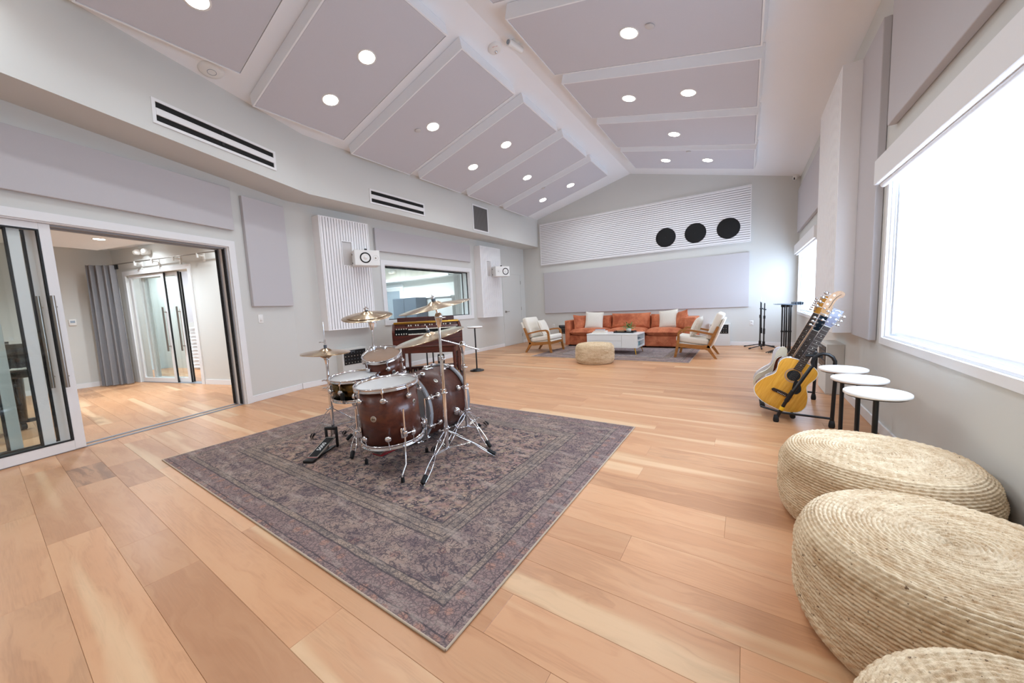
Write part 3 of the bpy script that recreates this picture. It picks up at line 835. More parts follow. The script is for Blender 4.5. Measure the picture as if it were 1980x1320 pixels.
for j in range(-3, 4):
    y0 = 3.335+1.34*j; y1 = y0+1.125
    pair = j % 2 == 1; od = ORD[3-j]
    ceiling_panel(-2.11, .095, y0, y1, 1, 'grey fabric ceiling panel with %s, %s from the sofa wall on the window side' % ('two downlights' if pair else 'one downlight', od), 'fabric panels on the right ceiling slope')
    lamps_on((y0+y1)/2+.02, 1, (-1.38, -.645) if pair else (-1.018,), '%s ceiling panel from the sofa wall, window side' % od)
control_room()
# booth lamps
def booth_lamp(s, d, label, watts=8):
    p = A(s, d, BZ-.001); downlight(label, 'downlights in the booth', p, 0., watts, .06)
booth_lamp(.30, -3.28, 'recessed downlight glowing in the booth ceiling by the curtain')
p = A(.9, -2.5, BZ-.162); downlight('recessed downlight in the lowered booth ceiling between piano and curtain', 'downlights in the booth', p, 0., 26, .06)
p = A(2.6, -2.2, BZ-.162); downlight('recessed downlight in the lowered booth ceiling above the piano', 'downlights in the booth', p, 0., 26, .06)
booth_lamp(.25, -1.4, 'recessed downlight glowing in the booth ceiling by the sliding door')
downlight('recessed downlight beyond the booth in front of the stepped diffuser', 'downlights beyond the booth', A(-1.0, -4.0, BZ-.001), 0., 26, .06)
downlight('recessed downlight beyond the booth past the stepped diffuser', 'downlights beyond the booth', A(-1.0, -5.8, BZ-.001), 0., 26, .06)

# small ceiling devices
def on_ceiling(x, y, drop=0.):
    side = SLOPE if x < RIDGE_X else -SLOPE
    return Vector((x, y, zc(x)-drop)), -math.atan(side)
for k, (x, y) in enumerate(((-4.05, 3.885), (-.808, 3.86), (-3.912, 7.50), (-.905, 7.42))):
    p, a = on_ceiling(x, y, PT-.004)
    labs = ('flat grey sprinkler cover beside the downlight over the drum kit side', 'flat grey sprinkler cover beside the single downlight over the window side', 'flat grey sprinkler cover on the ceiling panel over the sofa, organ side', 'flat grey sprinkler cover on the ceiling panel over the sofa, window side')
    o = thing('sprinkler_cover', labs[k], 'sprinkler cover', p, 0., 'sprinkler covers in the ceiling panels'); o.rotation_euler = (0, a, 0)
    MB().lathe([(.001, -.012), (.04, -.012), (.042, -.009), (.042, -.005), (.001, -.005)], 28).build('cap', 'panel_edge', o); MB().cyl((0, 0, -.005), (0, 0, 0), .03, n=20).build('collar', 'mesh_grey', o)
p, a = on_ceiling(-2.60, 3.85)
o = thing('smoke_alarm', 'round white fire strobe marked FIRE on the ceiling ridge', 'fire alarm', p); o.rotation_euler = (0, a, 0)
MB().lathe([(.085, 0), (.085, -.012), (.072, -.03), (.05, -.036), (.001, -.036)], 36).build('base', 'white_plastic', o)
MB().ball((-.008, .018, -.038), .022, 14, 8).build('strobe_lens', 'chrome', o)
text('lettering', 'FIRE', .034, 'letter_red', o, (.022, -.036, -.0345), (PI, 0, R(33)))
p, a = on_ceiling(-2.33, 3.90)
o = thing('security_camera', 'white bullet camera mounted beside the ceiling ridge', 'camera', p); o.rotation_euler = (0, a, 0)
MB().lathe([(.045, 0), (.045, -.02), (.02, -.03), (.001, -.03)], 24).build('mount', 'white_plastic', o)
MB().cyl((-.01, -.12, -.075), (.03, .10, -.055), .036, n=20).build('camera_body', 'white_plastic', o)
MB().cyl((-.0115, -.128, -.0757), (-.01, -.119, -.0748), .024, n=20).build('camera_lens', 'lens_grey', o)
MB().cyl((0, 0, -.02), (.01, .02, -.06), .012).build('arm', 'white_plastic', o)
p, a = on_ceiling(-4.71, 1.66)
o = thing('wireless_access_point', 'round white wireless access point on the ceiling above the soffit', 'access point', p); o.rotation_euler = (0, a, 0)
MB().lathe([(.11, 0), (.11, -.008), (.10, -.022), (.06, -.032), (.001, -.034)], 40).build('shell', 'white_plastic', o); MB().torus(.038, .0022, 32, 6, Matrix.Translation((0, 0, -.0335))).build('led_ring', 'lens_grey', o)
o = thing('dome_camera', 'small white dome camera in the corner above the folded music stands', 'camera', (.80, YF-.07, zc(.80)-.0))
MB().lathe([(.05, 0), (.05, -.03), (.035, -.045), (.001, -.045)], 24).build('mount', 'white_plastic', o); MB().ball((-.015, -.03, -.06), .042, 18, 12).build('ball', 'white_plastic', o)
for z in (-.065, -.085): MB().cyl((-.028, -.058, z+.0), (-.033, -.070, z-.002), .011, n=14).build('camera_lens', 'black_matte', o)

# ------------------------------------------------------------------ vents on the soffit
def slot_vent(name, c, rot, label, L=1.235, H=.235):
    o = thing(name, label, 'air vent', c, rot, 'slot vents on the soffit')
    t = .012; b = .028
    m = MB(); m.box(-L/2, L/2, 0, t, -H/2, -H/2+b); m.box(-L/2, L/2, 0, t, H/2-b, H/2); m.box(-L/2, -L/2+b, 0, t, -H/2+b, H/2-b); m.box(L/2-b, L/2, 0, t, -H/2+b, H/2-b); m.build('frame', 'trim_white', o)
    MB().box(-L/2+.01, L/2-.01, -.0, .002, -H/2+.01, H/2-.01).build('duct', 'black_matte', o)
    MB().rbox(-L/2+b, L/2-b, .001, t+.004, -.033, .033, .004, 1, smooth=False).build('blade', 'trim_white', o)
    for s in (-1, 1):
        for dz in (.052, ): MB().box(-.012, .012, .002, .01, s*dz-.016, s*dz+.016).build('bracket', 'dark_seal', o)
    return o
pA = Vector((SX+SM*(2.79-1.75), 1.75, 3.112)); angA = math.atan2(-1, SM)
slot_vent('slot_vent', pA, angA, 'white two-slot air vent on the soffit above the sliding door').rotation_euler = (0, -.03, angA)
slot_vent('slot_vent', (SX, 4.38, 3.02), -PI/2, 'white two-slot air vent on the soffit above the slatted panel and speaker', 1.19)
o = thing('return_grille', 'grey mesh return air grille with white frame on the soffit', 'air vent', (SX, 6.71, 3.16), -PI/2)
m = MB(); L, H, b, t = .575, .575, .03, .012
m.box(-L/2, L/2, 0, t, -H/2, -H/2+b); m.box(-L/2, L/2, 0, t, H/2-b, H/2); m.box(-L/2, -L/2+b, 0, t, -H/2+b, H/2-b); m.box(L/2-b, L/2, 0, t, -H/2+b, H/2-b); m.build('frame', 'trim_white', o)
MB().box(-L/2+b, L/2-b, 0, .004, -H/2+b, H/2-b).build('mesh_panel', 'mesh_grey', o)
for k in range(22): MB().box(-L/2+b+.012+k*.0228, -L/2+b+.018+k*.0228, .004, .008, -H/2+b, H/2-b).build('louvre', 'mesh_grey', o)

# ------------------------------------------------------------------ wall panels
def wall_panel(label, loc, rot, w, h, t, group='flat fabric wall panels'):
    """local x along the wall, y out of it, z up from loc."""
    o = thing('wall_panel', label, 'acoustic panel', loc, rot, group)
    MB().rbox(-w/2, w/2, .002, t, 0, h, .006, 2, smooth=False).build('fabric_face', 'panel_fabric', o)
    MB().box(-w/2+.02, w/2-.02, 0, .002, .02, h-.02).build('backing_board', 'panel_edge', o)
    return o
wall_panel('long grey fabric panel on the far wall behind the sofa', ((-5.0+.053)/2, YF, .866), PI, 5.05, 1.185, .05)
wall_panel('wide grey fabric panel above the control room window', (XB, (4.19+6.87)/2, 2.245), -PI/2, 2.68, .41, .05)
wall_panel('long grey fabric panel above the wide sliding door', A((.77+4.57)/2, 0, 2.24), ROT_A, 3.8, .525, .05)
wall_panel('upright grey fabric panel between the sliding door and the slatted panel', A(.335, 0, 1.277), ROT_A, .60, 1.435, .05)
wall_panel('tall grey fabric panel between the slatted panel and the bright window', (XR, (4.0+4.56)/2, .70), PI/2, .56, 2.44, .05)
wall_panel('wide grey fabric panel above the shaded window by the poufs', (XR, (1.25+3.79)/2, 2.28), PI/2, 2.54, .95, .05)
wall_panel('wide grey fabric panel above the shaded window by the music stands', (XR, (6.6+9.33)/2, 2.32), PI/2, 2.73, .84, .05)

def slat_panel(label, loc, rot, w, h, d, n, horizontal=False, notch=None, grilles=(), back='slat_backing'):
    """White slatted absorber box: local x along the wall, y out, z up from loc."""
    o = thing('slatted_panel', label, 'acoustic panel', loc, rot, 'white slatted acoustic panels')
    e = .014
    m = MB(); m.box(-w/2, -w/2+e, 0, d, 0, h); m.box(w/2-e, w/2, 0, d, 0, h); m.box(-w/2+e, w/2-e, 0, d, 0, e); m.box(-w/2+e, w/2-e, 0, d, h-e, h); m.build('box_frame', 'slat_white', o)
    MB().box(-w/2+e, w/2-e, 0, d-.02, e, h-e).build('backing', back, o)
    gap = .0115; span = (h if horizontal else w)-2*e; pitch = span/n
    for i in range(n):
        a = (0 if horizontal else -w/2)+e+i*pitch+gap/2; b = a+pitch-gap
        def piece(x0, x1, z0, z1): MB().box(x0, x1, d-.02, d-.001, z0, z1).build('slat', 'slat_white', o)
        if horizontal: piece(-w/2+e, w/2-e, a, b)
        elif notch and a < notch[1] and b > notch[0]:
            piece(a, b, e, notch[2]); piece(a, b, notch[3], h-e)
        else: piece(a, b, e, h-e)
    if notch:
        x0, x1, z0, z1 = notch; k = .012
        m = MB(); m.box(x0-k, x0, d-.019, d+.002, z0, z1); m.box(x1, x1+k, d-.019, d+.002, z0, z1); m.box(x0-k, x1+k, d-.019, d+.002, z1, z1+k); m.box(x0-k, x1+k, d-.019, d+.002, z0-k, z0); m.build('mount_recess', 'slat_white', o)
        MB().box(x0, x1, d-.0195, d-.018, z0, z1).build('recess_back', 'panel_edge', o)
    for gx, gz, gr in grilles:
        g = MB(); g.lathe([(gr, -.012), (gr+.006, .004), (gr-.008, .010), (gr*.55, .016), (.001, .02)], 56, Matrix.Translation((gx, d, gz)) @ Matrix.Rotation(-PI/2, 4, 'X')); g.build('round_grille', 'black_matte', o, fix=True)
    return o
slat_panel('long white slatted panel with three black round grilles on the far wall', ((-5.07+.065)/2, YF, 2.275), PI, 5.135, 1.18, .06, 24, True, None,
           tuple((-(x-(-2.5025)), z-2.275, .218) for x, z in ((-1.642, 2.592), (-1.004, 2.604), (-.352, 2.609))))
slat_panel('white slatted panel holding the speaker beside the upright grey panel', (XB, (3.09+3.96)/2, .87), -PI/2, .865, 1.785, .19, 18, False, (-.09, .08, 1.05, 1.43))
slat_panel('white slatted panel holding the speaker beside the flush door', (XB, (7.08+7.94)/2, .87), -PI/2, .865, 1.785, .19, 18, False, (.03, .18, 1.05, 1.43))
slat_panel('deep white slatted panel on the window wall behind the guitars', (XR, (4.56+5.70)/2, .715), PI/2, 1.14, 2.42, .185, 22, back='panel_edge')
# ------------------------------------------------------------------ wall speakers
def wall_speaker(label, loc, rotz, woofer_x, tweeter_x, back):
    """Sideways studio monitor; local y is the front, x along its width."""
    o = thing('wall_speaker', label, 'speaker', loc, rotz, 'white wall speakers')
    w, h, d = .39, .25, .27
    MB().rbox(-w/2, w/2, -d, 0, -h/2, h/2, .008, 2, smooth=False).build('cabinet', 'white_plastic', o)
    f = lambda x: Matrix.Translation((x, 0, 0)) @ Matrix.Rotation(-PI/2, 4, 'X')
    MB().lathe([(.066, .001), (.082, .008), (.086, .004), (.086, 0)], 40, f(woofer_x)).build('woofer_surround', 'black_matte', o)
    MB().lathe([(.066, .004), (.05, -.002), (.03, -.004), (.028, .004), (.015, .010), (.0005, .012)], 40, f(woofer_x)).build('woofer_cone', 'white_plastic', o)
    MB().lathe([(.042, .001), (.036, -.001), (.018, -.004), (.013, .002), (.0005, .006)], 32, f(tweeter_x)).build('tweeter', 'badge_silver', o)
    m = MB(); m.rbox(-w/2-.01, w/2+.01-.12, -d+.02, -.06, h/2, h/2+.008, .002, 1, smooth=False); m.box(-.03, .03, -d-back, -d+.05, h/2-.06, h/2+.008); m.box(-.03, .03, -d-back, -d, -.05, .03)
    m.build('wall_bracket', 'white_plastic', o)
    MB().box(-.015, .02, -.10, -.06, h/2+.008, h/2+.03).build('tilt_knob', 'black_matte', o)
    for z in (-.07, .07): MB().cyl((w/2, -.2, z), (w/2+.006, -.2, z), .012, n=12).build('bolt', 'dark_seal', o)
    return o
wall_speaker('white sideways speaker on the slatted panel next to the upright grey panel', (-5.19, 3.67, 2.02), -PI/2-R(24), .03, -.13, .05)
wall_speaker('white sideways speaker on the slatted panel next to the flush door', (-5.19, 7.56, 2.02), -PI/2-R(30), -.08, .12, .05)

# ------------------------------------------------------------------ connector boxes, switches
def connector_box(label, loc, rotz, w=.46, h=.545, d=.17, rows=4, cols=7, pw=.40, ph=.24):
    o = thing('connector_box', label, 'connection box', loc, rotz, 'floor standing connection boxes')
    MB().rbox(-w/2, w/2, 0, d, 0.0005, h, .004, 1, smooth=False).build('housing', 'wall_paint', o)
    z0 = h-ph-.03
    MB().rbox(-pw/2, pw/2, d, d+.006, z0, h-.03, .002, 1, smooth=False).build('jack_plate', 'black_metal', o)
    for r in range(rows):
        for c in range(cols):
            x = -pw/2+.045+c*(pw-.06)/(cols-1)*.97; z = z0+.03+r*(ph-.075)/(rows-1)
            MB().cyl((x, d+.006, z), (x, d+.010, z), .0085, n=10).build('jack', 'badge_silver' if r in (0, 2) else 'bulb_grey', o)
    MB().box(pw/2-.20, pw/2-.04, d+.006, d+.009, h-.055, h-.047).build('label_strip', 'lens_grey', o)
    return o
connector_box('white connection box with black jack plate behind the hi-hat', (XB, 3.51, 0), -PI/2)
connector_box('white connection box with black jack plate behind the sofa near the flush door', (-4.30, YF, 0), PI)
connector_box('white connection box with black jack plate behind the armchair by the mic stands', (-.50, YF, 0), PI, .42, .51, .10, 4, 7, .35, .2)
connector_box('beige connection box on the window wall behind the guitars', (XR, 5.28, 0), PI/2, .46, .545, .15)
def plate(label, loc, rotz, kind='outlet', w=.07, h=.115, group='wall plates'):
    o = thing('wall_plate', label, 'outlet' if kind == 'outlet' else 'switch', loc, rotz, group)
    MB().rbox(-w/2, w/2, 0, .006, -h/2, h/2, .003, 2).build('cover', 'white_plastic', o)
    if kind == 'outlet':
        for z in (-.025, .025): MB().rbox(-.016, .016, .006, .009, z-.014, z+.014, .003, 1).build('socket', 'panel_edge', o)
    else: MB().rbox(-.016, .016, .006, .011, -.032, .032, .002, 1).build('rocker', 'white_plastic', o)
    return o
plate('white outlet plate on the far wall beside the mic stands', (.105, YF, .505), PI)
plate('white outlet plate on the far wall behind the armchair near the flush door', (-4.75, YF, .487), PI)
plate('white light switch below the upright grey panel', A(.528, 0, 1.11), ROT_A, 'switch')
plate('white light switch on the far wall corner beside the far window', (XR-.0, 9.36, 1.12), PI/2, 'switch')
o = thing('thermostat', 'small white thermostat on the booth wall left of the curtain', 'thermostat', (-10.1, 1.0, 1.2), -PI/2)
MB().rbox(-.045, .045, 0, .022, -.055, .055, .006, 2).build('case', 'white_plastic', o); MB().box(-.028, .028, .022, .023, -.01, .035).build('display', 'lens_grey', o)

# ------------------------------------------------------------------ booth contents
def booth_contents():
    o = thing('booth_curtain', 'grey pleated curtain gathered in the booth corner', 'curtain', A(.12, -4.2), ROT_A)
    pts = []; n = 74
    path = [(.20, -.14), (.13, -.08), (.06, 0.), (-.02, .05), (-.07, .14)]
    def at(t):
        k = min(int(t*(len(path)-1)), len(path)-2); f = t*(len(path)-1)-k
        a, b = Vector(path[k]), Vector(path[k+1]); return a.lerp(b, f), (b-a).normalized()
    for i in range(n+1):
        t = i/n; p, d = at(t); nn = Vector((-d.y, d.x)); p = p+nn*(.036*math.sin(t*2*PI*4.5)); pts.append(p)
    m = MB(); zs = [.02, .4, 1.0, 1.6, 2.2]
    vs = [(p.x*(1+.10*(2.2-z)/2.2), p.y*(1+.10*(2.2-z)/2.2), z) for z in zs for p in pts]; k = n+1
    m.add(vs, [(r*k+i, r*k+i+1, (r+1)*k+i+1, (r+1)*k+i) for r in range(len(zs)-1) for i in range(n)], True); m.build('drape', 'curtain_grey', o)
    MB().box(-.09, -.075, .04, .18, 2.13, 2.21).build('header_tape', 'black_matte', o)
    o = thing('curtain_track', 'thin curtain track on white brackets along the booth wall', 'curtain track', A(SQ, 0, 0), ROT_A)
    MB().tube([(.10, -4.55, 2.235), (.10, -.3, 2.235)], .009, 8).build('rail', 'satin_steel', o)
    for d in (-3.65, -3.17, -2.6, -2.0): 
        m = MB(); m.box(0, .10, d-.012, d+.012, 2.20, 2.215); m.box(0, .012, d-.02, d+.02, 2.12, 2.26); m.box(.09, .112, d-.012, d+.012, 2.17, 2.245); m.build('bracket', 'white_plastic', o)
    o = thing('emergency_light', 'white twin-head emergency light on the booth wall above the curtain track', 'emergency light', A(SQ, -3.45, 2.40), ROT_A)
    MB().rbox(0, .06, -.12, .12, -.045, .045, .02, 2).build('body', 'white_plastic', o)
    for y in (-.11, .10): MB().ball((.09, y, .0), .05, 16, 10).build('lamp_head', 'white_plastic', o)
    MB().cyl((.09, -.16, 0), (.09, -.17, 0), .04, n=20).build('lamp_lens', 'pearl', o)
    # grand piano seen through the glass
    o = thing('grand_piano', 'black grand piano behind the sliding glass door', 'piano', A(2.78, -1.62), ROT_A)
    out = [(-.75, -.02), (.75, -.02), (.75, -.5), (.70, -.8), (.55, -1.05), (.30, -1.25), (.05, -1.45), (-.2, -1.7), (-.5, -1.78), (-.70, -1.65), (-.75, -1.3)]
    MB().prism(out, .68, .96, 'xy').build('case', 'piano_black', o, fix=True)
    MB().prism([(x*1.01, y-.33) for x, y in out if y > -3], .962, .985, 'xy').build('lid', 'piano_black', o, fix=True)
    m = MB(); m.rbox(-.75, .75, -.02, .24, .60, .68, .01, 1, smooth=False); m.box(-.75, -.70, -.02, .22, .68, .80); m.box(.70, .75, -.02, .22, .68, .80); m.build('key_bed', 'piano_black', o)
    for k in range(52): MB().box(-.69+k*.02655, -.69+k*.02655+.0245, .04, .20, .685, .70).build('white_key', 'key_white', o)
    for k in range(51):
        if k % 7 in (0, 1, 3, 4, 5): MB().box(-.69+(k+1)*.02655-.007, -.69+(k+1)*.02655+.005, .04, .13, .70, .712).build('black_key', 'key_black', o)
    MB().box(-.4, .4, -.30, -.28, .985, 1.2).build('music_desk', 'piano_black', o)
    for x, y in ((-.66, -.06), (.66, -.06), (-.4, -1.5)):
        leg = MB().cyl((x, y, .68), (x, y, .1), .065, .045, 12).build('leg', 'piano_black', o); 
        m = MB(); m.box(x-.10, x+.10, y-.03, y+.03, .075, .11); m.cyl((x-.02, y, .04), (x+.02, y, .04), .04, n=14); m.build('caster', 'black_metal', leg)
    m = MB(); m.box(-.04, .04, -.36, -.30, .12, .68); m.box(-.11, .11, -.40, -.26, .08, .13); m.build('pedal_lyre', 'piano_black', o)
booth_contents()

# ------------------------------------------------------------------ rugs
def rug(label, cx, cy, w, d, mat, z=0.0):
    o = thing('area_rug', label, 'rug', (cx, cy, z+.0006))
    nx, ny = 60, 46; vs, fs = [], []
    r = random.Random(3)
    for j in range(ny+1):
        for i in range(nx+1):
            x, y = -w/2+w*i/nx, -d/2+d*j/ny
            vs.append((x, y, .007+.0012*math.sin(x*5+y*3)*math.sin(y*7)))
    for j in range(ny):
        for i in range(nx): a = j*(nx+1)+i; fs.append((a, a+1, a+nx+2, a+nx+1))
    MB().add(vs, fs, True).build('pile', mat, o)
    m = MB(); b = .007
    for p, q in (((-w/2, -d/2), (w/2, -d/2)), ((w/2, -d/2), (w/2, d/2)), ((w/2, d/2), (-w/2, d/2)), ((-w/2, d/2), (-w/2, -d/2))): m.tube([(*p, .0045), (*q, .0045)], .0048, 6)
    m.build('binding', 'rug_binding', o)
    return o
rug('large faded oriental rug under the drum kit', (-3.955-.805)/2, (.735+3.11)/2, 3.15, 2.375, 'rug_vintage')
rug('faded grey rug under the coffee table and sofa', (-3.95-.81)/2, (6.70+9.08)/2, 3.14, 2.38, 'rug_faded')

# ------------------------------------------------------------------ jute poufs
def pouf_mesh(Rr, h, nth, rows_side, rows_top, sub):
    """Coiled braids: every braid is a bump in the turned profile, twisted round its length."""
    prof = []
    def add(r, z, nr, nz, row): prof.append((r, z, nr, nz, row))
    path = []
    N = 220
    for i in range(N+1):      # outline from floor centre edge to top centre
        t = i/N
        if t < .55:
            a = -1+2*t/.55; zz = h/2+h/2*a; rr = Rr*(1-abs(a)**4.2*.15); path.append((rr, zz*.985+.002))
        else:
            q = (t-.55)/.45; r0 = Rr*.85; rr = r0*(1-q); path.append((max(rr, .002), h*.985+.002+.012*math.sin(min(1, q*1.4)*PI*.5)-.014*q**3))
    L = [0]
    for a, b in zip(path, path[1:]): L.append(L[-1]+math.hypot(b[0]-a[0], b[1]-a[1]))
    tot = L[-1]; nrow = int(tot/.0118); k = nrow*sub
    vs, fs, m = [], [], MB()
    def samp(s):
        for i in range(len(L)-1):
            if L[i+1] >= s:
                f = (s-L[i])/max(1e-9, L[i+1]-L[i]); a, b = path[i], path[i+1]
                return a[0]+(b[0]-a[0])*f, a[1]+(b[1]-a[1])*f, b[0]-a[0], b[1]-a[1]
        a, b = path[-2], path[-1]; return b[0], b[1], b[0]-a[0], b[1]-a[1]
    for i in range(k+1):
        s = tot*i/k; r, z, dr, dz = samp(min(s, tot-1e-6)); l = math.hypot(dr, dz) or 1; nr, nz = dz/l, -dr/l
        ph = (i % sub)/sub; row = i//sub; bump = .0036*math.sqrt(max(0, math.sin(PI*ph))) if (i % sub) else -.0025
        waves = max(6, int(2*PI*r/.03))
        for j in range(nth):
            a = 2*PI*j/nth; tw = .0017*math.sin(a*waves+row*2.1+ph*2.6)
            b = bump+tw+.002*math.sin(3*a+row)
            vs.append(((r+nr*b)*math.cos(a), (r+nr*b)*math.sin(a), max(.0008, z+nz*b)))
    for i in range(k):
        for j in range(nth): fs.append((i*nth+j, i*nth+(j+1) % nth, (i+1)*nth+(j+1) % nth, (i+1)*nth+j))
    fs.append(tuple(reversed(range(nth))))
    return m.add(vs, fs, True)
big = pouf_mesh(.36, .36, 360, 0, 0, 4)
labs = ['round braided jute pouf pushed against the wall beside the side tables', 'round braided jute pouf standing between two other poufs by the wall', 'round braided jute pouf at the far end of the pouf row from the side tables']
p0 = big.build('jute_pouf', 'braided_jute'); tag(p0, labs[0], 'pouf', 'jute poufs'); p0.location = (.515, 2.235, 0)
for lab, (x, y, a) in zip(labs[1:], ((.515, 1.505, PI/2), (.515, .772, PI))):
    p = p0.copy(); COL.objects.link(p); p.location = (x, y, 0); p.rotation_euler = (0, 0, a); p['label'] = lab
p = pouf_mesh(.355, .355, 120, 0, 0, 4).build('jute_pouf', 'braided_jute'); tag(p, 'round braided jute pouf in front of the coffee table', 'pouf', 'jute poufs'); p.location = (-2.415, 6.47, 0)
p.location.y = 6.35; p.location.x = -2.36

# ------------------------------------------------------------------ side tables
def side_table(label, loc, h, r=.138):
    o = thing('side_table', label, 'side table', loc, 0., 'round drink tables')
    MB().lathe([(.001, h-.022), (r-.008, h-.022), (r, h-.016), (r, h-.004), (r-.005, h), (.001, h)], 56).build('tabletop', 'tabletop_white', o)
    MB().lathe([(r*.9, h-.022), (r*.9, h-.028), (.001, h-.028)], 40).build('top_plate', 'black_metal', o)
    MB().cyl((0, 0, .02), (0, 0, h-.026), .0125, n=20).build('stem', 'black_metal', o)
    MB().lathe([(.125, .0008), (.125, .012), (.118, .018), (.075, .020), (.072, .032), (.02, .036), (.001, .036)], 48).build('base', 'black_metal', o)
    return o
side_table('white round drink table with black stem standing beside the organ', (-4.02, 4.89, 0), .795)
side_table('white round drink table closest to the guitar rack', (.60, 3.47, 0), .55)
side_table('white round drink table standing between two alike by the guitars', (.615, 3.10, 0), .55)
side_table('white round drink table closest to the jute poufs', (.61, 2.705, 0), .55)
# ------------------------------------------------------------------ lounge furniture
def sofa():
    o = thing('sofa', 'rust velvet modular sofa under the long fabric panel', 'sofa', (-2.46, 8.64, .0075))
    # local x -1.55..1.55, y 0 (front) .. .78 (back)
    xs = [-1.42, -.45, .49, 1.32]
    for a, b in zip(xs, xs[1:]):
        MB().rbox(a+.003, b-.003, .0, .74, .03, .285, .025, 3).build('seat_base', 'rust_velvet', o)
    for a, b, w in ((-1.56, -1.42, .70), (1.32, 1.55, .72)):
        MB().rbox(a, b, .0, .78, .03, w-.03, .018, 3).build('arm', 'rust_velvet', o)
    for a, b in zip(xs, xs[1:]): MB().rbox(a+.003, b-.003, .62, .78, .25, .735, .04, 3).build('back', 'rust_velvet', o)
    def seat(a, b):
        m = MB(); n = 16; vs, fs = [], []
        for s in (1, -1):
            for i in range(n+1):
                for j in range(n+1):
                    u, v = -1+2*i/n, -1+2*j/n; k = max(0, (1-abs(u)**3.5)*(1-abs(v)**3.5))**.5
                    vs.append(((a+b)/2+u*(b-a)/2, .285+v*.345-.02, .365+s*(.035*(1-max(abs(u), abs(v))**8)**.5+.065*k)))
        M_ = (n+1)**2
        for i in range(n):
            for j in range(n):
                q = (i*(n+1)+j, (i+1)*(n+1)+j, (i+1)*(n+1)+j+1, i*(n+1)+j+1); fs.append(q); fs.append(tuple(reversed([p+M_ for p in q])))
        m.add(vs, fs, True).build('seat_cushion', 'rust_velvet', o)
    for a, b in zip(xs, xs[1:]): seat(a+.005, b-.005)
    def back_cushion(cx, w, h, t, y, z, tilt=-14, rz=0):
        M = Matrix.Translation((cx, y, z)) @ Matrix.Rotation(R(rz), 4, 'Z') @ Matrix.Rotation(R(tilt), 4, 'X')
        MB().pillow(w, h, t, 16, .05, M, 5).build('back_cushion', 'rust_velvet', o)
    back_cushion(.02, .97, .40, .22, .53, .61, -12)
    back_cushion(-.86, .80, .36, .20, .55, .59, -12)
    back_cushion(.90, .80, .36, .20, .55, .59, -12)
    for x, y in ((-1.45, .06), (-1.45, .7), (1.45, .06), (1.45, .7), (.02, .06), (.02, .7)): MB().box(x-.03, x+.03, y-.03, y+.03, 0, .032).build('foot', 'black_matte', o)
sofa()
def throw_pillow(label, loc, rx, ry, rz, size, mat, t=.16):
    o = thing('throw_pillow', label, 'pillow', loc, 0., 'throw pillows'); o.rotation_euler = (R(rx), R(ry), R(rz))
    m = MB().pillow(size, size, t, 16, .07).build('cover', mat, o)
    e = [(-1, -1), (1, -1), (1, 1), (-1, 1)]
    pts = []
    for (a, b), (c, d) in zip(e, e[1:]+e[:1]):
        for k in range(8):
            u, v = a+(c-a)*k/8, b+(d-b)*k/8; q = 1-.07*(1-v*v)*abs(u)**6; q2 = 1-.07*(1-u*u)*abs(v)**6; pts.append((u*size/2*q, 0, v*size/2*q2))
    MB().tube(pts, .004, 6, True).build('piping', mat, m)
    return o
throw_pillow('cream waffle pillow leaning at the end of the sofa near the flush door', (-3.31, 8.93, .655), -18, 4, 14, .46, 'nubby_cream')
throw_pillow('rust velvet pillow leaning on the sofa arm near the flush door', (-3.66, 8.88, .60), -16, 5, 52, .42, 'rust_velvet', .17)
throw_pillow('cream waffle pillow leaning at the end of the sofa near the mic stands', (-1.51, 8.93, .655), -18, -7, -12, .44, 'nubby_cream')
throw_pillow('rust velvet pillow leaning on the sofa arm near the mic stands', (-1.25, 8.88, .625), -14, -10, -48, .44, 'rust_velvet', .18)

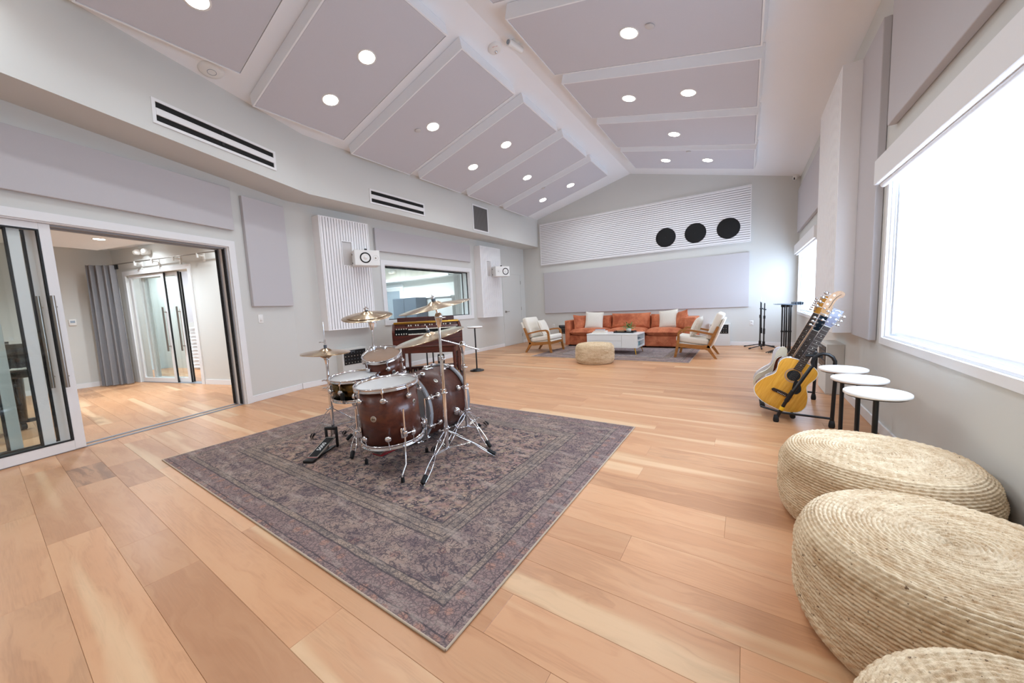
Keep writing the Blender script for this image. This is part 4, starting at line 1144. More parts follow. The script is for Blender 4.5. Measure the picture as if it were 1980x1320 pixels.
def armchair(label, x, y, rotz, ):
    """local x: 0 at the front feet, + towards the back; y across (centre 0)."""
    o = thing('armchair', label, 'armchair', (x, y, 0.0008), rotz, 'wooden armchairs')
    W = .33
    for s in (-1, 1):
        y0, y1 = s*W-.02, s*W+.02
        leg = [(-.022, 0), (.022, 0), (.062, .20), (.075, .30), (.082, .44), (.10, .485), (.135, .51), (.135, .545), (.09, .535), (.055, .50), (.042, .44), (.03, .30), (.012, .18)]
        MB().prism(leg, y0, y1, 'xz').build('front_leg', 'teak', o, fix=True)
        arm = [(.13, .51), (.30, .495), (.50, .455), (.62, .425), (.64, .46), (.50, .49), (.30, .53), (.13, .545)]
        MB().prism(arm, y0-.004, y1+.004, 'xz').build('arm_rest', 'teak', o, fix=True)
        post = [(.53, .20), (.58, .195), (.66, .40), (.725, .58), (.69, .59), (.62, .44)]
        MB().prism(post, y0, y1, 'xz').build('back_post', 'teak', o, fix=True)
        rear = [(.40, .205), (.545, .15), (.66, .0), (.70, .0), (.60, .17), (.57, .24), (.50, .25)]
        MB().prism(rear, y0, y1, 'xz').build('rear_leg', 'teak', o, fix=True)
        rail = [(.02, .21), (.45, .165), (.54, .17), (.54, .235), (.03, .275)]
        MB().prism(rail, y0+.004, y1-.004, 'xz').build('side_rail', 'teak', o, fix=True)
    MB().box(.02, .055, -W, W, .20, .27).build('front_rail', 'teak', o); MB().box(.52, .555, -W, W, .17, .23).build('rear_rail', 'teak', o)
    T = Matrix.Rotation(R(8), 4, 'Y')
    MB().rbox(-.02, .56, -.30, .30, .255, .30, .018, 3, T).build('seat_platform', 'cream_fabric', o)
    MB().rbox(-.04, .52, -.305, .305, .305, .42, .04, 4, T).build('seat_cushion', 'cream_fabric', o)
    B = Matrix.Translation((.56, 0, .25)) @ Matrix.Rotation(R(22), 4, 'Y')
    MB().rbox(.03, .07, -.31, .31, .0, .53, .015, 2, B).build('back_frame', 'cream_fabric', o)
    MB().rbox(-.10, .025, -.29, .29, .09, .60, .04, 4, B).build('back_cushion', 'cream_fabric', o)
    return o
armchair('teak armchair with cream cushions near the flush door', -3.755, 7.63, PI)
armchair('teak armchair with cream cushions near the mic stands', -1.12, 7.63, 0.)
throw_pillow('cream waffle pillow in the armchair near the flush door', (-4.09, 7.60, .575), -23, 0, 90+4, .40, 'nubby_cream', .14)
throw_pillow('cream waffle pillow in the armchair near the mic stands', (-.785, 7.60, .575), -23, 0, -90-4, .40, 'nubby_cream', .14)

def coffee_table():
    o = thing('coffee_table', 'white coffee table with brass legs in front of the sofa', 'coffee table', (-2.38, 7.71, .0075))
    x0, x1, y0, y1, z0, z1 = -.54, .54, -.31, .31, .14, .43
    m = MB(); t = .02
    m.rbox(x0-.005, x1+.005, y0-.005, y1+.005, z1-t, z1, .003, 1, smooth=False); m.build('tabletop', 'white_lacquer', o)
    m = MB(); m.box(x0, x1, y0, y1, z0, z0+t); m.box(x0, x0+t, y0, y1, z0+t, z1-t); m.box(x0+t, x1-.30, y1-t, y1, z0+t, z1-t); m.box(x1-.32, x1-.30, y0, y1, z0+t, z1-t); m.build('carcass', 'white_lacquer', o)
    MB().box(x1-.30, x1, y0, y0+.018, z0+t, z1-t).build('front_panel', 'white_lacquer', o); MB().box(x1-.30, x1, y1-.018, y1, z0+t, z1-t).build('back_panel', 'white_lacquer', o)
    MB().box(x1-.30, x1-.004, y0+.018, y1-.018, .275, .29).build('shelf', 'white_lacquer', o)
    zm = (z0+z1)/2
    for a, b, c_, d_ in ((x0+.004, x1-.324, z0+t+.003, zm-.002), (x0+.004, x1-.324, zm+.002, z1-t-.003)): MB().box(a, b, y0-.001, y0+.016, c_, d_).build('drawer', 'white_lacquer', o)
    for sx in (-1, 1):
        for sy in (-1, 1):
            m = MB(); m.cyl((sx*.47, sy*.25, z0), (sx*.505, sy*.285, 0), .013, .007, 12); m.box(sx*.47-.03, sx*.47+.03, sy*.25-.03, sy*.25+.03, z0-.006, z0); m.build('leg', 'gold_leg', o)
coffee_table()
zt = .4375
def book(label, loc, rz, w, d, h, mat):
    o = thing('book', label, 'book', loc, R(rz), 'books on the coffee table')
    MB().box(-w/2+.004, w/2-.003, -d/2+.003, d/2-.003, .003, h-.003).build('pages', 'page_paper', o)
    m = MB(); m.box(-w/2, w/2, -d/2, d/2, 0, .003); m.box(-w/2, w/2, -d/2, d/2, h-.003, h); m.box(-w/2, -w/2+.004, -d/2, d/2, .003, h-.003); m.build('cover', mat, o)
book('wide pale book at the bottom of the stack on the coffee table', (-2.70, 7.63, zt), 4, .29, .23, .030, 'book_white')
book('rosy book in the middle of the stack on the coffee table', (-2.69, 7.635, zt+.0305), -3, .26, .20, .026, 'book_pink')
book('grey blue book on top of the stack on the coffee table', (-2.70, 7.64, zt+.057), 8, .20, .16, .024, 'book_blue')
o = thing('serving_tray', 'black rectangular tray on the coffee table', 'tray', (-2.20, 7.80, zt))
m = MB(); m.box(-.21, .21, -.14, .14, 0, .006); m.box(-.21, .21, -.14, -.13, .006, .03); m.box(-.21, .21, .13, .14, .006, .03); m.box(-.21, -.20, -.13, .13, .006, .03); m.box(.20, .21, -.13, .13, .006, .03); m.build('tray_body', 'black_metal', o)
for sx in (-1, 1): MB().tube([(sx*.205, -.05, .03), (sx*.212, -.045, .05), (sx*.212, .045, .05), (sx*.205, .05, .03)], .004, 6).build('handle', 'black_metal', o)
o = thing('small_wooden_box', 'small tan box on the black tray', 'box', (-2.29, 7.80, zt+.0065), R(6))
MB().rbox(-.07, .07, -.045, .045, 0, .03, .003, 1, smooth=False).build('box_body', 'box_tan', o); MB().rbox(-.072, .072, -.047, .047, .031, .043, .003, 1, smooth=False).build('lid', 'box_tan', o)
o = thing('potted_plant', 'small leafy plant in a white pot on the black tray', 'potted plant', (-2.125, 7.82, zt+.0065))
MB().lathe([(.001, 0), (.045, 0), (.055, .085), (.05, .085), (.047, .07), (.001, .07)], 28).build('pot', 'pot_white', o)
MB().disc(.047, .071, 20).build('soil', 'black_matte', o)
r_ = random.Random(5)
def leaf_mesh(p, d, l, w):
    p, d = Vector(p), Vector(d).normalized(); s = d.cross(Vector((0, 0, 1))).normalized()*w; u = s.cross(d).normalized()
    pts = [p, p+d*l*.35+s, p+d*l*.35-s, p+d*l*.8+s*.75-u*.006, p+d*l*.8-s*.75-u*.006, p+d*l-u*.016, p+d*l*.4+u*.006]
    return pts, [(0, 1, 6), (0, 6, 2), (1, 3, 6), (6, 4, 2), (3, 5, 6), (6, 5, 4)]
for k in range(46):
    a = r_.uniform(0, 2*PI); el = r_.uniform(.15, 1.3); b = Vector((.02*math.cos(a), .02*math.sin(a), .07)); d = Vector((math.cos(a)*math.cos(el), math.sin(a)*math.cos(el), math.sin(el)))
    tip = b+d*r_.uniform(.04, .13)
    pts, fs = leaf_mesh(tip, d+Vector((0, 0, r_.uniform(-.5, .1))), r_.uniform(.035, .06), .013)
    m = MB(); m.tube([b, tip], .0016, 5); m.add(pts, fs, False); m.build('leaf', 'leaf_green', o)
o = thing('shelf_bowl', 'dark flat bowl on the open shelf of the coffee table', 'bowl', (-1.96, 7.72, .2985))
MB().lathe([(.001, 0), (.04, 0), (.10, .03), (.105, .035), (.098, .036), (.04, .012), (.001, .01)], 30).build('bowl', 'bulb_grey', o)
for k, (mat, y, dz) in enumerate((('teal_case', -.10, 0), ('book_white', 0.02, 0), ('teal_case', .12, 0))):
    o = thing('storage_tin', ('small teal tin on the lower coffee table shelf, pouf side', 'small white tin on the lower shelf of the coffee table', 'small teal tin on the lower coffee table shelf, sofa side')[k], 'tin', (-1.96, 7.71+y, .1685), 0., 'tins on the coffee table shelf')
    MB().rbox(-.05, .05, -.04, .04, 0, .06, .006, 2).build('tin_body', mat, o); MB().rbox(-.052, .052, -.042, .042, .061, .075, .005, 2).build('lid', mat, o)

# ------------------------------------------------------------------ organ and bench
def organ():
    ex = Vector((.66, .75, 0)).normalized(); rz = math.atan2(ex.y, ex.x)
    o = thing('console_organ', 'dark mahogany console organ with two keyboards beside the control window', 'organ', (-4.735, 4.435, 0), rz)
    W = .56     # local x along the width, -y faces the player
    m = 'organ_mahogany'
    MB().rbox(-W+.05, W-.05, .26, .30, .93, 1.005, .004, 1, smooth=False).build('music_rest', m, o)
    MB().rbox(-W, W, -.01, .36, .905, .93, .006, 2, smooth=False).build('lid', m, o)
    MB().rbox(-W+.0, W-.0, -.035, -.008, .895, .932, .006, 2).build('brass_edge', 'brass', o)
    for s in (-1, 1):
        MB().prism([(.36, .47), (.36, .905), (.0, .905), (-.06, .885), (-.27, .80), (-.31, .77), (-.31, .70), (-.29, .47)], s*W-.02, s*W+.02, 'yz').build('end_panel', m, o, fix=True)
    MB().box(-W+.02, W-.02, .33, .355, .45, .905).build('back_panel', m, o)
    MB().box(-W+.02, W-.02, -.02, .0, .84, .895).build('drawbar_board', m, o)
    MB().prism([(-.10, .815), (.0, .815), (.0, .865), (-.06, .85)], -W+.02, W-.02, 'yz').build('upper_key_bed', m, o, fix=True)
    MB().box(-W+.02, W-.02, -.30, 0, .67, .715).build('lower_key_bed', m, o)
    MB().box(-W+.02, W-.02, -.12, -.115, .735, .80).build('key_slip', 'black_matte', o)
    MB().box(-W+.02, W-.02, -.11, .0, .735, .795).build('manual_block', 'black_matte', o)
    MB().box(-W+.02, W-.02, .15, .17, .47, .67).build('knee_panel', m, o)
    MB().box(-W+.02, W-.02, -.27, .17, .55, .57).build('keybed_underside', m, o)
    for z, y0, y1 in ((.797, -.16, -.02), (.717, -.28, -.12)):
        n = 36; x0 = -.32; kw = .82/n
        for k in range(n): MB().rbox(x0+k*kw+.0008, x0+(k+1)*kw-.0008, y0, y1, z, z+.014, .002, 1, smooth=False).build('white_key', 'key_white', o)
        for k in range(n-1):
            if k % 7 in (0, 1, 3, 4, 5): MB().box(x0+(k+1)*kw-.006, x0+(k+1)*kw+.006, y0+.05, y1, z+.014, z+.024).build('black_key', 'key_black', o)
        MB().box(-W+.03, x0-.004, y0, y1, z-.002, z+.012).build('preset_block', 'key_black', o)
        for k in range(5): MB().box(x0-.20+k*.04, x0-.186+k*.04, y0+.02, y0+.05, z+.012, z+.03).build('preset_tab', 'key_white', o)
    for k in range(20):
        if k in (3, 7, 12): continue
        x = -.36+k*.04; MB().box(x, x+.016, -.05, -.02, .855, .878).build('drawbar', 'key_white' if k % 3 else 'key_black', o)
    for s in (-1, 1):
        for y in (-.24, .30): MB().cyl((s*(W-.04), y, .47), (s*(W-.05), y, .0), .035, .02, 12).build('leg', m, o)
    MB().box(-W+.02, W-.02, -.30, -.28, .55, .67).build('front_apron', m, o)
    for s in (-1, 1): MB().box(s*(W-.06)-.02, s*(W-.06)+.02, -.26, .34, .03, .08).build('skid', m, o)
    # pedal board in front
    MB().rbox(-.55, .55, .06, .16, .02, .12, .01, 1, smooth=False).build('pedal_board_frame', m, o)
    for k in range(25):
        x = -.50+k*.0415; MB().box(x-.011, x+.011, -.62, .06, .055, .085).build('pedal', 'key_black' if k % 7 in (1, 3, 6) else 'box_tan', o)
    MB().box(-.55, .55, -.66, -.62, .005, .06).build('pedal_board_front', m, o)
    for x in (-.03, .08): MB().cyl((x, .2, .02), (x, .2, .47), .013, n=10).build('support_rod', 'black_metal', o)
    MB().rbox(.16, .28, .12, .24, .13, .30, .01, 1, smooth=False).build('swell_pedal', 'black_metal', o)
organ()
def organ_bench():
    d = Vector((.87, .49, 0)).normalized(); rz = math.atan2(d.y, d.x)
    o = thing('organ_bench', 'dark mahogany bench in front of the organ', 'bench', (-4.385, 4.16, 0), rz)
    MB().rbox(-.47, .47, -.17, .17, .525, .55, .008, 2, smooth=False).build('seat', 'organ_mahogany', o)
    m = MB(); m.box(-.44, .44, -.15, -.13, .43, .525); m.box(-.44, .44, .13, .15, .43, .525); m.box(-.44, -.42, -.13, .13, .43, .525); m.box(.42, .44, -.13, .13, .43, .525); m.build('apron', 'organ_mahogany', o)
    for sx in (-1, 1):
        for sy in (-1, 1): MB().cyl((sx*.42, sy*.13, .525), (sx*.425, sy*.135, 0), .03, .018, 8).build('leg', 'organ_mahogany', o)
organ_bench()
# ------------------------------------------------------------------ drum kit
RZ = .0088      # top of the rug
def place(o, c, ax, spin=0.):
    o.matrix_world = axis_mtx(c, ax) @ Matrix.Rotation(spin, 4, 'Z')
    return o
def share(me, name, parent, ang, r=0., z=0.):
    ob = link(name, me, parent); ob.location = (r*math.cos(ang), r*math.sin(ang), z); ob.rotation_euler = (0, 0, ang); return ob
def badge(o, Rr, z, ang, size=.02):
    g = MB(); M = Matrix.Rotation(ang, 4, 'Z') @ Matrix.Translation((Rr, 0, z)) @ Matrix.Rotation(PI/2, 4, 'Y')
    g.lathe([(size, 0), (size, .002), (size*.85, .003), (.0005, .003)], 28, M); b = g.build('badge', 'badge_silver', o)
    t = text('badge_mark', 'dw', size*1.1, 'letter_dark', b, (Rr*math.cos(ang)+.0035*math.cos(ang), Rr*math.sin(ang)+.0035*math.sin(ang), z), (PI/2, 0, ang+PI/2))
    return b
def drum(name, label, c, ax, spin, Rr, depth, shell_mat, top_head, lugs, hoop='chrome', hoop_h=.03, low_hoop=True, badges=(), group='drum kit'):
    """Local z: 0 at the resonant edge, depth at the batter edge."""
    o = thing(name, label, 'drum', (0, 0, 0), 0., group); place(o, c, ax, spin)
    MB().lathe([(Rr-.008, .002), (Rr, 0), (Rr, depth), (Rr-.008, depth-.002), (Rr-.008, .002)], 72).build('shell', shell_mat, o)
    for nm, z, s, mat in (('batter_head', depth, 1, top_head), ('resonant_head', 0, -1, 'drumhead_grey')):
        MB().lathe([(Rr+.004, z-s*.004), (Rr+.002, z+s*.004), (Rr-.01, z+s*.0055), (Rr*.5, z+s*.006), (.0005, z+s*.006)], 72).build(nm, mat, o, fix=True)
        zz = z-s*.012; e = zz+s*hoop_h
        MB().lathe([(Rr+.006, zz), (Rr+.014, zz+s*.002), (Rr+.015, zz+s*.006), (Rr+.008, zz+s*.009), (Rr+.008, e-s*.006), (Rr+.017, e-s*.003), (Rr+.016, e), (Rr+.005, e), (Rr+.005, zz)], 80).build('hoop', hoop, o, fix=True)
    lm = MB(); lm.cyl((0, 0, 0), (.012, 0, 0), .011, n=16); lm.lathe([(.019, .012), (.021, .016), (.021, .024), (.014, .031), (.0005, .033)], 20, Matrix.Rotation(PI/2, 4, 'Y'))
    lo = lm.build('lug', 'chrome', o); lme = lo.data; bpy.data.objects.remove(lo)
    rm = MB(); rl = .055 if depth > .2 else .04
    rm.cyl((.018, 0, 0), (.016, 0, rl), .0032, n=8); rm.cyl((.012, 0, rl-.002), (.012, 0, rl+.012), .0075, n=10); rm.cyl((.012, 0, rl+.012), (.012, 0, rl+.022), .0045, n=8); rm.box(.0, .02, -.008, .008, rl-.008, rl+.0)
    ro = rm.build('tension_rod', 'chrome', o); rme = ro.data; bpy.data.objects.remove(ro)
    for k in range(lugs):
        a = 2*PI*k/lugs
        share(lme, 'lug', o, a, Rr, depth-.062 if depth > .2 else depth*.5)
        share(rme, 'tension_rod', o, a, Rr, depth-.062+.0 if depth > .2 else depth-.04-.012)
        if depth > .2:
            share(lme, 'lug', o, a, Rr, .062); q = share(rme, 'tension_rod', o, a, Rr, .062); q.rotation_euler = (PI, 0, -a); q.rotation_euler = (Matrix.Rotation(a, 3, 'Z') @ Matrix.Rotation(PI, 3, 'X')).to_euler()
        elif True:
            q = share(rme, 'tension_rod', o, a, Rr, .04+.012); q.rotation_euler = (Matrix.Rotation(a, 3, 'Z') @ Matrix.Rotation(PI, 3, 'X')).to_euler()
    for a, z, sz in badges: badge(o, Rr, z, a, sz)
    return o

# directions seen from the camera, measured round the drum's own axis (world angle when upright)
def towards(c): return math.atan2(-c[1], -c[0])

ft_c = (-2.115, 1.585, .228)
ta = towards(ft_c)
ft = drum('floor_tom', 'walnut floor tom on three chrome legs', ft_c, (0, -.06, 1), 0, .203, .385, 'drum_walnut', 'drumhead_white', 8, badges=((ta-.55, .20, .021), (ta+.95, .26, .016)))
def tom_leg(foot, bracket_ang):
    b = Vector((-2.115+.235*math.cos(bracket_ang), 1.585+.235*math.sin(bracket_ang), .30)); f = Vector(foot); inv_ = ft.matrix_world.inverted()
    top = b+Vector((0, 0, .17)); d = (f-b); low = b+Vector((d.x*.25, d.y*.25, -.20))
    pts = [inv_ @ top, inv_ @ b, inv_ @ low, inv_ @ (f+Vector((0, 0, .05))), inv_ @ (f+Vector((0, 0, .028)))]
    l = MB().tube(pts, .0058, 10).build('leg', 'chrome', ft)
    MB().cyl(inv_ @ (f+Vector((0, 0, .034))), inv_ @ (f+Vector((0, 0, .0))), .011, .013, 12).build('rubber_foot', 'rubber', l)
    m = MB(); q = inv_ @ b; qa = math.atan2(q.y, q.x)
    M = Matrix.Rotation(qa, 4, 'Z') @ Matrix.Translation((.203, 0, q.z))
    m.rbox(.0, .012, -.02, .02, -.035, .035, .006, 2, M); m.rbox(.01, .045, -.014, .014, -.018, .022, .006, 2, M); m.cyl(M @ Vector((.03, .012, .0)), M @ Vector((.03, .05, 0)), .006, n=10); m.cyl(M @ Vector((.03, .045, .0)), M @ Vector((.03, .06, 0)), .014, n=10)
    m.build('leg_bracket', 'chrome', ft)
bpy.context.view_layer.update()
tom_leg((-1.85, 1.43, RZ), ta+.32); tom_leg((-2.325, 1.49, RZ), ta-1.35); tom_leg((-2.075, 1.85, RZ), ta+1.55)

sn = drum('snare_drum', 'dark bronze snare drum with white head beside the hi-hat', Vector((-2.70, 1.69, .604))-Vector((.04, -.07, 1)).normalized()*.16, (.04, -.07, 1), .2, .178, .155, 'snare_bronze', 'drumhead_white', 10, hoop_h=.026)
rt = drum('rack_tom', 'small walnut rack tom tilted above the bass drum', Vector((-2.665, 1.945, .752))-Vector((.2, -.29, 1)).normalized()*.215, (.2, -.29, 1), 0, .152, .205, 'drum_walnut', 'drumhead_smoke', 6, badges=((-.75, .09, .017),))

def bass_drum():
    Rr, L = .279, .44; c = Vector((-2.37, 1.935, .306))
    o = thing('bass_drum', 'large walnut bass drum lying on its side on the rug', 'drum', (0, 0, 0), 0., 'drum kit')
    o.matrix_world = axis_mtx(c, (0, 1, .02))       # local z from batter side to front side
    MB().lathe([(Rr-.008, 0), (Rr, 0), (Rr, L), (Rr-.008, L), (Rr-.008, 0)], 96).build('shell', 'bass_walnut', o)
    for nm, z, s in (('batter_head', 0, -1), ('front_head', L, 1)):
        MB().lathe([(Rr+.004, z-s*.006), (Rr+.003, z+s*.006), (Rr-.012, z+s*.008), (Rr*.5, z+s*.009), (.0005, z+s*.009)], 96).build(nm, 'drumhead_grey', o, fix=True)
        MB().lathe([(Rr+.004, z-s*.015), (Rr+.016, z-s*.015), (Rr+.018, z-s*.012), (Rr+.018, z+s*.020), (Rr+.015, z+s*.024), (Rr+.003, z+s*.024), (Rr+.003, z-s*.015)], 96).build('hoop', 'drumhead_grey', o, fix=True)
        MB().torus(Rr+.018, .0026, 96, 6, Matrix.Translation((0, 0, z+s*.019))).build('hoop_inlay', 'chrome', o); MB().torus(Rr+.018, .0022, 96, 6, Matrix.Translation((0, 0, z-s*.010))).build('hoop_inlay', 'chrome', o)
    lm = MB(); lm.cyl((0, 0, 0), (.012, 0, 0), .012, n=16); lm.lathe([(.022, .012), (.024, .016), (.024, .026), (.016, .034), (.0005, .036)], 20, Matrix.Rotation(PI/2, 4, 'Y'))
    lo = lm.build('lug', 'chrome', o); lme = lo.data; bpy.data.objects.remove(lo)
    cm = MB(); cm.cyl((.024, 0, 0), (.024, 0, -.10), .0045, n=8); cm.rbox(.010, .035, -.014, .014, -.125, -.075, .006, 2); cm.rbox(.024, .040, -.022, .022, -.082, -.070, .004, 1); cm.rbox(-.004, .014, -.010, .010, -.125, -.113, .003, 1)
    co = cm.build('claw_hook', 'chrome', o); cme = co.data; bpy.data.objects.remove(co)
    for k in range(8):
        a = PI/8+2*PI*k/8
        share(lme, 'lug', o, a, Rr, .095); share(cme, 'claw_hook', o, a, Rr, .095)
        share(lme, 'lug', o, a, Rr, L-.095); q = share(cme, 'claw_hook', o, a, Rr, L-.095); q.rotation_euler = (Matrix.Rotation(a, 3, 'Z') @ Matrix.Rotation(PI, 3, 'X')).to_euler()
    bpy.context.view_layer.update(); inv_ = o.matrix_world.inverted()
    for s in (-1, 1):
        b = Vector((-2.37+s*.27, 2.24, .23)); f = Vector((-2.37+s*.315, 2.50, RZ+.012))
        sp = MB().tube([inv_ @ b, inv_ @ (b.lerp(f, .92)), inv_ @ f], .009, 10).build('spur', 'chrome', o)
        MB().cyl(inv_ @ b.lerp(f, .9), inv_ @ f, .014, .012, 12).build('rubber_foot', 'rubber', sp)
        m = MB(); q = inv_ @ b; qa = math.atan2(q.y, q.x); M = Matrix.Rotation(qa, 4, 'Z') @ Matrix.Translation((Rr-.004, 0, q.z)); m.lathe([(.036, 0), (.036, .012), (.026, .03), (.0005, .033)], 24, M @ Matrix.Rotation(PI/2, 4, 'Y')); m.build('spur_bracket', 'chrome', o)
    # badge on the flank towards the guitars, near the top
    w = o.matrix_world.to_3x3().inverted() @ Vector((.66, 0, .75)); badge(o, Rr, .17, math.atan2(w.y, w.x), .02)
    # tom post plate on top
    w = o.matrix_world.to_3x3().inverted() @ Vector((0, 0, 1)); a = math.atan2(w.y, w.x)
    M = Matrix.Rotation(a, 4, 'Z') @ Matrix.Translation((Rr, 0, L*.6)); MB().rbox(-.002, .012, -.03, .03, -.045, .045, .006, 2, M).build('mount_plate', 'chrome', o)
bass_drum()

def kick_pedal():
    o = thing('kick_pedal', 'kick drum pedal with red base plate behind the floor tom', 'drum pedal', (-2.385, 1.64, RZ), R(3))
    MB().rbox(-.055, .055, -.02, .27, .0005, .008, .003, 1, smooth=False).build('base_plate', 'red_plate', o)
    MB().prism([(-.02, .012), (.20, .075), (.20, .085), (-.02, .024)], -.042, .042, 'yz').build('foot_board', 'satin_steel', o, fix=True)
    MB().prism([(-.02, .0242), (.06, .0465), (.06, .048), (-.02, .0255)], -.043, .043, 'yz').build('heel_plate', 'black_metal', o, fix=True)
    for s in (-1, 1): MB().rbox(s*.058-.008, s*.058+.008, .215, .24, .008, .21, .004, 1).build('upright', 'black_metal', o)
    MB().cyl((-.07, .228, .205), (.07, .228, .205), .008).build('axle', 'chrome', o); MB().tube([(0, .228, .205), (0, .20, .33)], .004).build('beater_rod', 'chrome', o); MB().cyl((0, .185, .345), (0, .225, .345), .024, n=20).build('beater', 'white_plastic', o)
kick_pedal()

def cymbal_profile(r, bell=.055, bh=.026, drop=.035):
    p = [(.006, bh), (bell*.5, bh*.86), (bell*.85, bh*.42), (bell, bh*.15)]
    for k in range(1, 13):
        q = k/12; p.append((bell+(r-bell)*q, bh*.15-drop*q**1.5*.9-.001))
    return p
def cymbal(name, label, c, ax, r, two_tier=False, drop=.02):
    o = thing(name, label, 'cymbal', (0, 0, 0), 0., 'cymbals'); place(o, c, ax)
    pr = cymbal_profile(r, drop=drop)
    MB().lathe(pr+[(a, z-.0016) for a, z in reversed(pr)]+[pr[0]], 96).build('cymbal_plate', 'cymbal_bronze', o, fix=True)
    if two_tier:
        pr = [(a, z+.010) for a, z in cymbal_profile(r*.80, drop=drop*.85)]
        MB().lathe(pr+[(a, z-.0016) for a, z in reversed(pr)]+[pr[0]], 96).build('stacked_cymbal', 'cymbal_bronze', o, fix=True)
    m = MB(); m.cyl((0, 0, .024), (0, 0, .042), .014, n=16); m.build('felt', 'cabinet_slate', o)
    m = MB(); m.cyl((0, 0, .0), (0, 0, .075), .004, n=8); m.lathe([(.012, .044), (.014, .05), (.008, .06), (.0005, .062)], 16); m.rbox(-.022, .022, -.003, .003, .05, .064, .002, 1); m.build('wing_nut', 'chrome', o)
    return o

def leg_pair(o, inv_, top, foot, low, spread=.014):
    """Double braced leg: two thin rods that part in the middle, a strut and a rubber foot."""
    top, foot, low = Vector(top), Vector(foot), Vector(low); d = (foot-top); side = d.cross(Vector((0, 0, 1))).normalized()
    m = MB(); mid = top+d*.52-Vector((0, 0, .006))
    for s in (-1, 1):
        pts = []
        for k in range(13):
            t = k/12; w = .006+spread*abs(math.sin(2*PI*t))*.9; pts.append(inv_ @ (top+d*t+Vector((0, 0, .012*math.sin(PI*t)))+side*w*s))
        m.tube(pts, .0038, 6)
    for s in (-1, 1): m.tube([inv_ @ (low+side*.008*s), inv_ @ (top+d*.52+Vector((0, 0, .012))+side*.008*s)], .003, 6)
    m.cyl(inv_ @ (mid+side*.016+Vector((0, 0, .018))), inv_ @ (mid-side*.016+Vector((0, 0, .018))), .005, n=8)
    l = m.build('leg', 'chrome', o)
    u = d.normalized(); f = MB(); f.rbox(-.013, .013, -.013, .013, -.022, .040, .006, 2, (inv_ @ Matrix.Translation(foot+Vector((0, 0, .018))-u*.012)) @ (Vector((0, 0, 1)).rotation_difference(-u)).to_matrix().to_4x4()); f.build('rubber_foot', 'rubber', l)
def wing(m, p, d, up=(0, 0, 1)):
    p, d = Vector(p), Vector(d).normalized(); m.cyl(p, p+d*.03, .004, n=8); s = d.cross(Vector(up)).normalized()
    m.tube([p+d*.024-s*.02, p+d*.034, p+d*.024+s*.02], .005, 6)
def collar(o, inv_, p, r=.017, h=.03, d=(1, 0, 0)):
    m = MB(); p = Vector(p); m.cyl(inv_ @ (p-Vector((0, 0, h/2))), inv_ @ (p+Vector((0, 0, h/2))), r, n=16); m.ball(inv_ @ (p+Vector(d)*r), .009, 10, 6); wing(m, inv_ @ (p+Vector(d)*r), d); m.build('height_clamp', 'chrome', o)

def cymbal_stand(label, base, feet, sections, tip, boom=None, tilt=None, leg_z=.235, low_z=.10):
    """sections: (z0, z1, radius) tubes of the pole."""
    b = Vector((*base, RZ)); o = thing('cymbal_stand', label, 'cymbal stand', b, 0., 'chrome drum stands'); inv_ = Matrix.Translation(-b)
    for z0, z1, r in sections: MB().cyl((0, 0, z0), (0, 0, z1), r, n=20).build('pole', 'chrome', o)
    for z0, z1, r in sections[:-1]: collar(o, inv_, b+Vector((0, 0, z1)), r+.006, .034, (.8, -.6, 0))
    collar(o, inv_, b+Vector((0, 0, leg_z)), .019, .03, (-.7, -.7, 0)); MB().cyl((0, 0, low_z-.012), (0, 0, low_z+.012), .017, n=16).build('spreader', 'chrome', o)
    for f in feet: leg_pair(o, inv_, b+Vector((0, 0, leg_z)), (f[0], f[1], RZ), b+Vector((0, 0, low_z)))
    ztop = sections[-1][1]
    m = MB(); m.lathe([(.010, ztop-.07), (.013, ztop-.06), (.026, ztop-.005), (.028, ztop+.012), (.018, ztop+.032), (.001, ztop+.036)], 24); wing(m, (.024, 0, ztop), (1, -.3, 0)); m.build('tilter_housing', 'chrome', o)
    t = inv_ @ Vector(tip); top = Vector((0, 0, ztop+.01))
    if boom is not None:
        e = inv_ @ Vector(boom); m = MB(); m.cyl(e, t, .0065, n=12); m.build('boom_arm', 'chrome', o)
    else: MB().tube([top, top.lerp(t, .6)+Vector((0, 0, .01)), t], .008, 10).build('cymbal_arm', 'chrome', o)
    m = MB(); m.cyl(t+Vector((-.015, 0, -.012)), t+Vector((.015, 0, -.012)), .013, n=14); wing(m, t+Vector((.012, 0, -.012)), (1, -.4, .2)); m.build('tilter', 'chrome', o)
    return o
cR = Vector((-1.807, 1.777, 1.150)); aR = Vector((-.078, -.192, 1)).normalized()
cymbal('crash_cymbal', 'thin bronze crash cymbal tilted at the top of the tallest stand', cR, aR, .252)
cymbal_stand('tall chrome cymbal stand in front of the bass drum', (-1.805, 1.805), ((-1.70, 1.465), (-1.56, 2.04), (-2.03, 1.87)), ((.06, .52, .0145), (.50, .76, .0125), (.74, 1.05, .0095)), cR-aR*.012)
cD = Vector((-2.09, 1.977, .918)); aD = Vector((-.132, -.205, 1)).normalized()
cymbal('ride_cymbal', 'large bronze ride cymbal on a boom arm over the bass drum', cD, aD, .278)
top2 = Vector((-1.985, 2.24, .80+RZ)); tip2 = cD-aD*.014; boom_end = top2+(top2-tip2).normalized()*.16
cymbal_stand('chrome boom cymbal stand beside the front of the bass drum', (-1.985, 2.24), ((-1.675, 2.14), (-2.02, 2.56), (-1.99, 1.98)), ((.06, .44, .0145), (.42, .62, .0125), (.60, .80, .0105)), tip2, boom_end)
cL = Vector((-2.84, 1.955, 1.10)); aL = Vector((.13, -.18, 1)).normalized()
cymbal('stacked_crash', 'two bronze cymbals stacked on the stand behind the rack tom', cL, aL, .216, True, .022)
